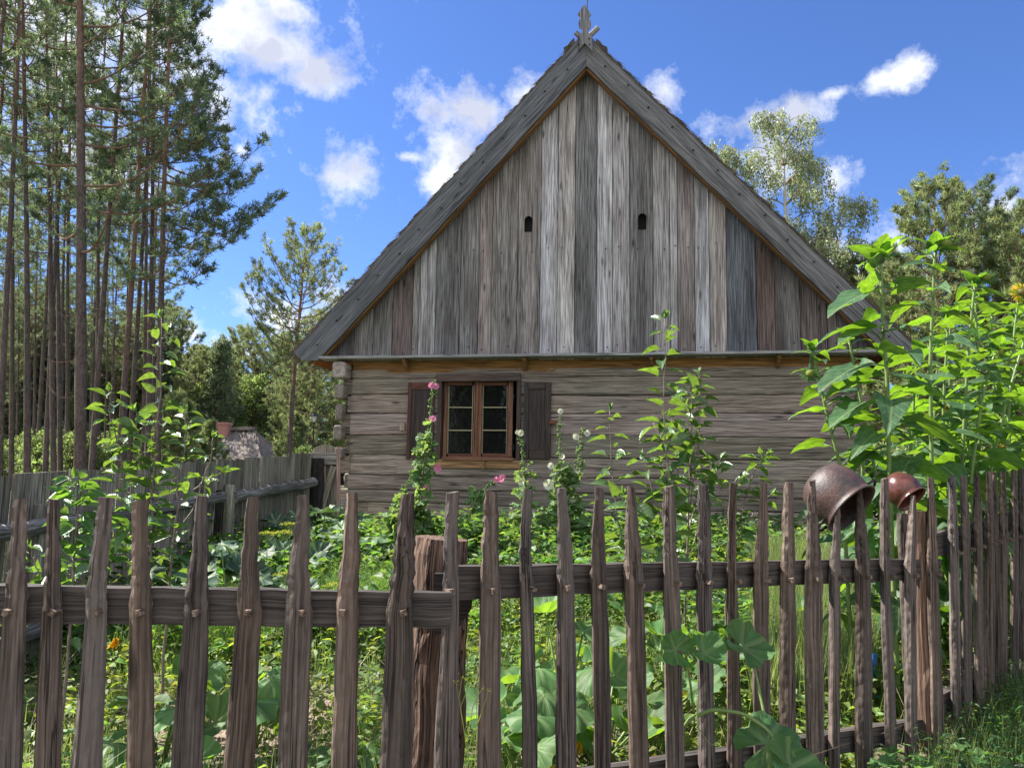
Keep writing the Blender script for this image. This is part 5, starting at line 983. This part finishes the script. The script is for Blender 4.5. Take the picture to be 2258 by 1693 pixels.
m_, t, b, o = newmat('lantern_glass'); b.inputs['Base Color'].default_value = (.6, .62, .62, 1); b.inputs['Roughness'].default_value = .3; mb.build('lantern', m_, lamp)
mb = MB(); lathe(mb, [(.001, .32), (.02, .31), (.02, .28), (.06, .26), (.125, .20), (.125, .185), (.001, .185)], [x, 25, hz_], Z3, 16); [tube(mb, [[x+cos(a)*.058, 25+sin(a)*.058, hz_], [x+cos(a)*.105, 25+sin(a)*.105, hz_+.2]], .007, 5) for a in (pi/4+k*pi/2 for k in range(4))]; mb.build('lantern_cap', M['iron'], lamp)

# ================================================================ trees
def tri_tufts(P, D, n, ln, w, rs, spreadk=.9):
    """n needles round each point P along D"""
    m_ = len(P)*n; idx = np.repeat(np.arange(len(P)), n); d = D[idx]*1.0+rs.randn(m_, 3)*spreadk; d /= np.linalg.norm(d, axis=1)[:, None]+1e-9
    b_ = P[idx]+rs.randn(m_, 3)*.35*ln*.5; sd_ = np.cross(d, rs.randn(m_, 3)); sd_ /= np.linalg.norm(sd_, axis=1)[:, None]+1e-9; L_ = ln*rs.uniform(.6, 1.2, m_)[:, None]
    return np.stack([b_-sd_*w/2, b_+sd_*w/2, b_+d*L_], 1).reshape(-1, 3), idx
def pine_mesh(H, r_, z0, brl, nb, seed, lean=(0, 0), up0=.1, up1=.9, dead=10, ndl=9, tw=9, nl=.17, nw=.030, prof=None, side=None, orange=.45, wob=.15, spr=.75, tk=.55):
    rs = np.random.RandomState(seed); tr = MB(); cr = MB(); n = 26; t_ = np.linspace(0, 1, n); wx = rs.randn()*wob; wy = rs.randn()*wob
    C_ = np.stack([lean[0]*t_+wx*np.sin(t_*4)*t_, lean[1]*t_+wy*np.sin(t_*5+1)*t_, t_*H], 1)
    ora = np.clip((t_-orange)*2.5, 0, 1); rad = r_*((1-t_)**.75*.9+.06)*(1+.25*np.exp(-t_*30)); tube(tr, C_, rad, 10, np.stack([ora]*3, 1), .05)
    def trunk(z): k = z/H; return np.array([np.interp(k, t_, C_[:, i]) for i in range(3)])
    TP = []; TD = []
    for i in range(nb+dead):
        dd = i >= nb; u = ((i+.5)/nb if not dd else 0); z = z0+(H-z0)*u**.95 if not dd else rs.uniform(z0*.45, z0+(H-z0)*.35)
        az = i*2.4+rs.uniform(-.5, .5); uu = (z-z0)/(H-z0)
        if side is not None and not dd and uu < .75 and rs.rand() < side[1]: az = side[0]+rs.uniform(-.9, .9)
        Lb = brl*(prof(uu) if prof else (1-uu)**.65*(.55+.45*min(1, uu*4+.3)))*rs.uniform(.7, 1.15)+.15; 
        if dd: Lb = rs.uniform(.3, 1.3)*brl*.35
        up = up0+(up1-up0)*max(0, uu)+rs.uniform(-.15, .15); p0 = trunk(z); m_ = 8; s_ = np.linspace(0, 1, m_); h = np.array([cos(az), sin(az), 0]); sdv = np.array([-sin(az), cos(az), 0])
        Q = p0+h*(s_*Lb)[:, None]*np.sqrt(1/(1+up*up))+Z3*(Lb*(up*s_-.18*np.sin(s_*pi)*.8+.16*s_**3))[:, None]+sdv*(np.sin(s_*3+rs.rand()*6)*Lb*.06*s_)[:, None]+rs.randn(m_, 3)*Lb*.012*s_[:, None]
        br = max(.006, min(r_*.26, Lb*.014))
        tube(tr, Q, br*(1-s_*.8), 5, np.full((m_, 3), .35 if dd else .5), 0, False)
        if dd: continue
        nt_ = int(tw*(.5+Lb/brl)); 
        for q in range(nt_):
            s2 = 1-(.75*rs.rand()**1.3 if q else 0); k = s2*(m_-1); k0 = min(int(k), m_-2); p = Q[k0]+(Q[k0+1]-Q[k0])*(k-k0); bd_ = nrm(Q[k0+1]-Q[k0])
            sg = 1 if q % 2 else -1; L2 = Lb*rs.uniform(.12, .34)*(1.25-s2*.6) if q else Lb*.08; dv = nrm(bd_*1.+sdv*sg*rs.uniform(.4, 1.1)+Z3*rs.uniform(-.05, .55)); e = p+dv*L2+Z3*.06*L2
            tube(tr, [p, (p+e)/2+rs.randn(3)*.03*L2, e], [br*.3, br*.22, br*.12], 4, np.full((3, 3), .5), 0, False)
            k2 = 2+int(L2/.16)
            for w_ in range(k2): s3 = 1-w_/max(1, k2)*tk; TP.append(p+(e-p)*s3+rs.randn(3)*.05); TD.append(nrm(dv+Z3*.5+rs.randn(3)*.35))
    TP = np.array(TP); TD = np.array(TD); V, idx = tri_tufts(TP, TD, ndl, nl, nw, rs, spr); tt = rs.uniform(.65, 1.35, (len(TP), 1))*(1+rs.randn(len(TP), 3)*.05)
    cr.add(V, np.arange(len(V)).reshape(-1, 3), V*.3, np.repeat(tt[idx], 3, 0)); return tr, cr
def ground_at(x, y): return float(gz(x, y))
def place_tree(proto, x, y, rz, label, group=None, s=1., cat='tree', first=[]):
    o_ = proto if proto.name not in first else copy_tree(proto); first.append(proto.name); o_.location = (x, y, ground_at(x, y)-.05); o_.rotation_euler = (0, 0, rz); o_.scale = (s, s, s); tag(o_, label, cat, group); return o_
def proto_tree(name, tr, cr, mt, mc):
    root = thing(name, (0, 0, 0)); tr.build('trunk', M[mt], root, True); cr.build('crown', M[mc], root); return root
# tall stand at the left: prototypes leaning a little differently
protos = []
for k, (z0, brl, nb, lean, sd_) in enumerate([(10.5, 2.4, 46, (.2, 0), 1), (8.5, 2.6, 50, (-.2, .2), 2), (11., 2.3, 40, (.35, 0), 3), (7.5, 2.7, 56, (.1, -.1), 4), (9.5, 2.4, 46, (.6, .1), 5)]):
    tr, cr = pine_mesh(21+k*.7, .09, z0, brl, int(nb*.7), sd_, lean, .0, .8, 22, 11, 8, .17, .026, spr=.7); protos.append(proto_tree('pine_tree', tr, cr, 'bark', 'needle'))
def tilt(o_, bx_, tx_, d, own=0.):
    a = at(bx_, 1000, d); b_ = at(tx_, 0, d); o_.rotation_euler = (Matrix.Rotation(math.atan2(b_[0]-a[0], b_[2]-a[2])-own, 4, 'Y') @ Matrix.Rotation(o_.rotation_euler.z, 4, 'Z')).to_euler()
TOPX = {5: 30, 33: 55, 69: 66, 86: 112, 105: 122, 127: 118, 141: 138, 157: 162, 206: 245, 222: 250, 288: 318, 322: 345, 330: 352}
def px_base(px, d): p = at(px, 1000, d); return p[0], d
# (base px, depth, prototype, turn, scale, label)
names_ = ['thickest pine trunk, standing in front at left', ]
tr, cr = pine_mesh(22, .155, 6.0, 3.7, 30, 77, (-.25, 0), .25, .8, 10, 12, 11, .17, .028, orange=.4, side=(0., .35))
big = proto_tree('pine_tree', tr, cr, 'bark', 'needle'); x, y = px_base(186, 19.); tilt(place_tree(big, x, y, 0, 'thickest grey pine trunk, nearest of the tall stand at left', 'tall pines at the left'), 186, 186, 19., -.011)
tr, cr = pine_mesh(19, .10, 6.0, 3.0, 50, 31, (.55, 0), .02, .7, 14, 13, 12, .17, .028, side=(.15, .75), orange=.3, prof=lambda u: (.75+.3*sin(u*9))*(1-u)**.35)
edge = proto_tree('pine_tree', tr, cr, 'bark', 'needle'); x, y = px_base(352, 21.); tilt(place_tree(edge, x, y, 0, 'pine at the right edge of the tall stand, long branches reaching over the gap', 'tall pines at the left'), 352, 380, 21., .029)
tr, cr = pine_mesh(21, .10, 8.0, 2.5, 42, 37, (1.6, .4), .02, .7, 14, 12, 11, .17, .028, side=(0., .6), orange=.12)
edg2 = proto_tree('pine_tree', tr, cr, 'bark', 'needle'); x, y = px_base(264, 22.); place_tree(edg2, x, y, 0, 'orange barked pine leaning right, third trunk in from the right edge of the stand', 'tall pines at the left')
tilt(edg2, 264, 325, 22., .076)
L_ = [(5, 20., 0, 0., 'dark pine trunk at the very left edge'), (33, 27., 1, 1., 'thin brown pine trunk second from the left edge'), (69, 20.5, 0, 2.2, 'stout dark pine trunk left of the thickest one, third from the left edge'), (86, 30., 2, .3, 'thin orange pine trunk just right of the stout dark one'),
      (105, 26., 4, .1, 'straight pine trunk midway between the stout dark one and the thickest one'), (127, 24., 3, 4., 'pine trunk two to the left of the thickest one'), (141, 27., 1, .2, 'slim pine trunk close to the left of its neighbour by the thickest one'), (157, 29., 0, 5., 'slim pine trunk right against the left side of the thickest one'),
      (206, 22., 4, 0.05, 'orange brown pine trunk just right of the thickest one'), (222, 29., 2, 3., 'slender pine behind the orange brown trunk'), (288, 25., 2, .2, 'slim pine trunk right of the leaning orange one'), (322, 30., 1, 2., 'very thin reddish pine trunk near the right edge of the stand'), (330, 24., 3, 5.6, 'pine trunk second from the right edge of the stand')]
for px, d, k, rz, lab in L_:
    x, y = px_base(px, d); tilt(place_tree(protos[k], x, y, rz, lab, 'tall pines at the left'), px, TOPX[px], d)
rs = np.random.RandomState(5)
for k in range(34):
    px = rs.uniform(-150, 350); d = rs.uniform(31, 55); x, y = px_base(px, d); tilt(place_tree(protos[k % 5], x, y, rs.rand()*6.28, 'slender pine deep in the stand behind the front row of trunks', 'pines deep in the stand', rs.uniform(.75, .95)), px, px+rs.uniform(-5, 45), d)
for px, d, k in ((-90, 19, 3), (-60, 24, 1), (-180, 22, 0), (-300, 20, 2), (-420, 18, 3)):
    x, y = px_base(px, d); place_tree(protos[k], x, y, k*1.1, 'pine outside the left edge whose branches reach into the picture', 'pines beyond the left edge')
# lone pine
tr, cr = pine_mesh(11.0, .125, 4.6, 2.75, 52, 91, (.2, 0), .3, 1.0, 12, 11, 11, .17, .026, orange=.3, prof=lambda u: (.55+1.2*u if u < .38 else (1-(u-.38)/.62)**.75+.02), spr=.8)
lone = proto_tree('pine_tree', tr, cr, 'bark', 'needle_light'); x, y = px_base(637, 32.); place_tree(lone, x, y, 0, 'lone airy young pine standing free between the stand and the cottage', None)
# pines at the right
for k, (px, d, H, br, sd_, lab) in enumerate([(2085, 26., 11.1, 3.2, 41, 'bushy pine with the highest crown at the right, behind the sunflowers'), (2180, 30., 12.6, 3.4, 43, 'pine with a broad crown right of the highest one at the right'), (1945, 30., 9.8, 3.2, 45, 'lower pine just right of the roof corner'), (2260, 25., 9.6, 3.2, 47, 'pine crown at the far right edge'), (2010, 38, 12., 3.6, 49, 'pine behind between the low one and the highest one at the right')]):
    tr, cr = pine_mesh(H, .16, 2.0, br, 74, sd_, (0, 0), .15, .9, 6, 13, 15, .19, .032, orange=.4, prof=lambda u: (.7+.3*min(1, u*3))*(1-u)**.55*1.05, spr=.8)
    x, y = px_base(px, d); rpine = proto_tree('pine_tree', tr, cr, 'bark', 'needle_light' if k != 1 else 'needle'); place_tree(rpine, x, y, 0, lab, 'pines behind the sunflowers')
# birch
def birch(seed, H, spreadw):
    rs = np.random.RandomState(seed); tr = MB(); cr = MB(); stems = [((0, 0), .2, H, (.3, 0)), ((-.3, .2), .1, H*.93, (-2.2, .5)), ((.3, 0), .09, H*.76, (2.5, -.4))]; P_ = []; D_ = []
    for (ox, oy), r_, h, ln in stems:
        n = 20; t_ = np.linspace(0, 1, n); Cn = np.stack([ox+ln[0]*t_**1.3+.12*np.sin(t_*5), oy+ln[1]*t_, h*t_], 1); tube(tr, Cn, r_*(1-t_*.92), 8, (1, 1, 1), .03)
        for i in range(80 if ox == 0 else 50):
            u = rs.uniform(.35, 1.)**.8; k = u*(n-1); p = Cn[min(n-1, int(k))]; az = rs.rand()*6.28; L_ = spreadw*(1.12-u)**.6*rs.uniform(.4, 1.)*(1 if ox == 0 else .75)+.35; s_ = np.linspace(0, 1, 9); hh = np.array([cos(az), sin(az), 0])
            Q = p+hh*(s_*L_)[:, None]+Z3*(L_*(1.1*s_-.95*s_**2.2))[:, None]; tube(tr, Q, .03*(1-s_*.85)*min(1, L_/2), 5, (.6, .5, .45), 0, False)
            for q in range(int(7+9*L_)):
                s2 = rs.uniform(.3, 1.); p2 = p+hh*s2*L_+Z3*(L_*(1.1*s2-.95*s2**2.2))+rs.randn(3)*.12; dl = rs.uniform(.25, .95); m_ = int(dl*26); z = rs.rand(m_)*dl
                P_.append(p2+np.stack([rs.randn(m_)*.05, rs.randn(m_)*.05, -z], 1)); D_.append(np.stack([rs.randn(m_)*.5, rs.randn(m_)*.5, -np.ones(m_)], 1))
                if q % 3 == 0: tube(tr, [p2, p2+rs.randn(3)*.03-Z3*dl], [.004, .003], 3, (.5, .42, .38), 0, False)
    P_ = np.concatenate(P_); D_ = np.concatenate(D_); m_ = len(P_); D_ /= np.linalg.norm(D_, axis=1)[:, None]; sd_ = np.cross(D_, rs.randn(m_, 3)); sd_ /= np.linalg.norm(sd_, axis=1)[:, None]; l = .10*rs.uniform(.7, 1.3, m_)[:, None]
    V = np.stack([P_, P_+D_*l*.5+sd_*l*.33, P_+D_*l, P_+D_*l*.5-sd_*l*.33], 1).reshape(-1, 3); cr.add(V, np.arange(m_*4).reshape(-1, 4), V*.3, np.repeat(rs.uniform(.6, 1.5, (m_, 1))*(1+rs.randn(m_, 3)*.06), 4, 0)); return tr, cr
tr, cr = birch(4, 16.6, 3.7); x, y = px_base(1738, 31.); place_tree(proto_tree('birch_tree', tr, cr, 'birchbark', 'birchleaf'), x, y, 0, 'tall airy birch with drooping twigs rising behind the right roof slope', None)
# mixed wood behind
def leafy_tree(seed, H, Wd, nl, lsz, conic=.5):
    rs = np.random.RandomState(seed); tr = MB(); cr = MB(); n = 12; t_ = np.linspace(0, 1, n); Cn = np.stack([.3*np.sin(t_*4), .2*np.sin(t_*3), t_*H*.92], 1); tube(tr, Cn, .16*(1-t_*.85), 7, (.3, .3, .3), .04)
    P_ = []; D_ = []; T_ = []
    for i in range(70):
        u = .12+.88*(i/70.)**.9; R_ = Wd*(sin(pi*min(1, u*.85+.12))**.6)*(1-conic*u); az = i*2.4; r_ = R_*sqrt(rs.uniform(.25, 1.)); c_ = np.array([cos(az)*r_, sin(az)*r_, H*u]); s_ = rs.uniform(.5, 1.05)*Wd*.34; m_ = int(nl/70); tube(tr, [Cn[int(u*8)], (Cn[int(u*8)]+c_)/2, c_], [.04, .03, .01], 4, (.3, .3, .3), 0, False)
        q = rs.randn(m_, 3); q /= np.linalg.norm(q, axis=1)[:, None]; P_.append(c_+q*s_*np.array([1, 1, .55])*rs.uniform(.4, 1.05, (m_, 1))); D_.append(q+rs.randn(m_, 3)*.6); T_.append(np.full((m_, 1), rs.uniform(.75, 1.3)))
    P_ = np.concatenate(P_); D_ = np.concatenate(D_); T_ = np.concatenate(T_); m_ = len(P_); D_ /= np.linalg.norm(D_, axis=1)[:, None]; sd_ = np.cross(D_, rs.randn(m_, 3)); sd_ /= np.linalg.norm(sd_, axis=1)[:, None]; l = lsz*rs.uniform(.6, 1.4, m_)[:, None]
    V = np.stack([P_, P_+D_*l*.5+sd_*l*.3, P_+D_*l, P_+D_*l*.5-sd_*l*.3], 1).reshape(-1, 3); cr.add(V, np.arange(m_*4).reshape(-1, 4), V*.3, np.repeat(T_*rs.uniform(.6, 1.4, (m_, 1))*(1+rs.randn(m_, 3)*.07), 4, 0)); return tr, cr
M['wood2'] = leafmat('dark_wood_leaves', (.135, .175, .105), (.24, .31, .12), .35, .6, var=.4)
bp = []
for k, (H, Wd, cn, mt) in enumerate([(12, 3.4, .35, 'bgleaf'), (14, 2.8, .75, 'wood2'), (10, 3.2, .3, 'bgleaf'), (13, 3.0, .6, 'wood2'), (9, 2.4, .8, 'bgleaf')]):
    tr, cr = leafy_tree(200+k, H, Wd, 15000, .21, cn); bp.append((proto_tree('woodland_tree', tr, cr, 'bark', mt), k))
kinds = ['round light green tree in the wood behind', 'tall dark narrow tree in the wood behind', 'lower round green tree in the wood behind', 'dark bushy tree in the wood behind', 'low pointed young tree in the wood behind']
where = lambda px: 'the left stand of pines' if px < 370 else 'the far cottage and lone pine' if px < 800 else 'the sunflowers at right'
rs = np.random.RandomState(8)
for row, (d0, d1, cnt) in enumerate(((52, 62, 17), (64, 80, 17))):
    for k in range(cnt):
        px = -200+k*(1000/(cnt-1))+rs.uniform(-22, 22); d = rs.uniform(d0, d1); q = rs.randint(5); x, y = px_base(px, d); sc_ = rs.uniform(.72, .95)*(d/58)**.8*(1.1 if px < 380 else .93)
        place_tree(bp[q][0], x, y, rs.rand()*6.28, kinds[q]+' '+where(px), kinds[q]+' '+where(px), sc_)
for k in range(13):
    px = 1900+k*40+rs.uniform(-15, 15); d = rs.uniform(34, 55); q = rs.randint(5); x, y = px_base(px, d); place_tree(bp[q][0], x, y, rs.rand()*6.28, kinds[q]+' '+where(px), kinds[q]+' '+where(px), rs.uniform(.42, .6))
for k in range(22):
    px = -150+k*42+rs.uniform(-16, 16); d = rs.uniform(46, 66) if not 430 < px < 620 else rs.uniform(56, 66); x, y = px_base(px, d); place_tree(lone if k % 2 else rpine, x, y, rs.rand()*6.28, 'pale green pine standing in the wood behind '+where(px), 'pines of the wood behind '+where(px), rs.uniform(.75, 1.0)*(d/55)*(1.25 if px < 370 else 1.0))
for k in range(12):
    q = k % 5; x = -26+k*5+rs.uniform(-1, 1); y = -38-rs.uniform(0, 10); place_tree(bp[q][0], x, y, k, 'tree of the wood across from the cottage', 'trees opposite the cottage', .95)
# young pines near the far cottage and undergrowth under the stand
tr, cr = pine_mesh(3.6, .05, .3, 1.0, 60, 301, (0, 0), .4, 1.2, 0, 12, 8, .16, .035, prof=lambda u: (1-u)**.8); yp = proto_tree('young_pine', tr, cr, 'twigbark', 'needle_light')
for px, d, s, lab in ((467, 27., .68, 'young pine tip standing in front of the far cottage roof, left of the chimney'), (395, 30, .95, 'young pine between the stand and the far cottage'), (428, 33, .8, 'young pine at the left end of the far thatched roof'), (640, 38, 1., 'young pine behind the lone pine trunk'), (380, 26, .9, 'short young pine right of the stand')):
    x, y = px_base(px, d); place_tree(yp, x, y, px, lab, 'young pines by the far cottage', s, 'tree')
tr, cr = leafy_tree(260, 2.6, 1.5, 6000, .13, .3); bs = proto_tree('bush', tr, cr, 'bark', 'bgleaf')
for k in range(26):
    px = -120+k*32+rs.uniform(-12, 12); d = rs.uniform(28, 46) if not 400 < px < 640 else rs.uniform(47, 50); x, y = px_base(px, d); place_tree(bs, x, y, rs.rand()*6.28, 'low green bush in the undergrowth beyond the board fence', 'bushes beyond the board fence', rs.uniform(.7, 1.25), 'bush')
for k in range(12):
    px = 1930+k*34; d = rs.uniform(14, 26); x, y = px_base(px, d); place_tree(bs, x, y, rs.rand()*6.28, 'low green bush behind the sunflower patch', 'bushes behind the sunflowers', rs.uniform(.4, .7), 'bush')
print('verts', sum(len(m_.vertices) for m_ in bpy.data.meshes), 'polys', sum(len(m_.polygons) for m_ in bpy.data.meshes))
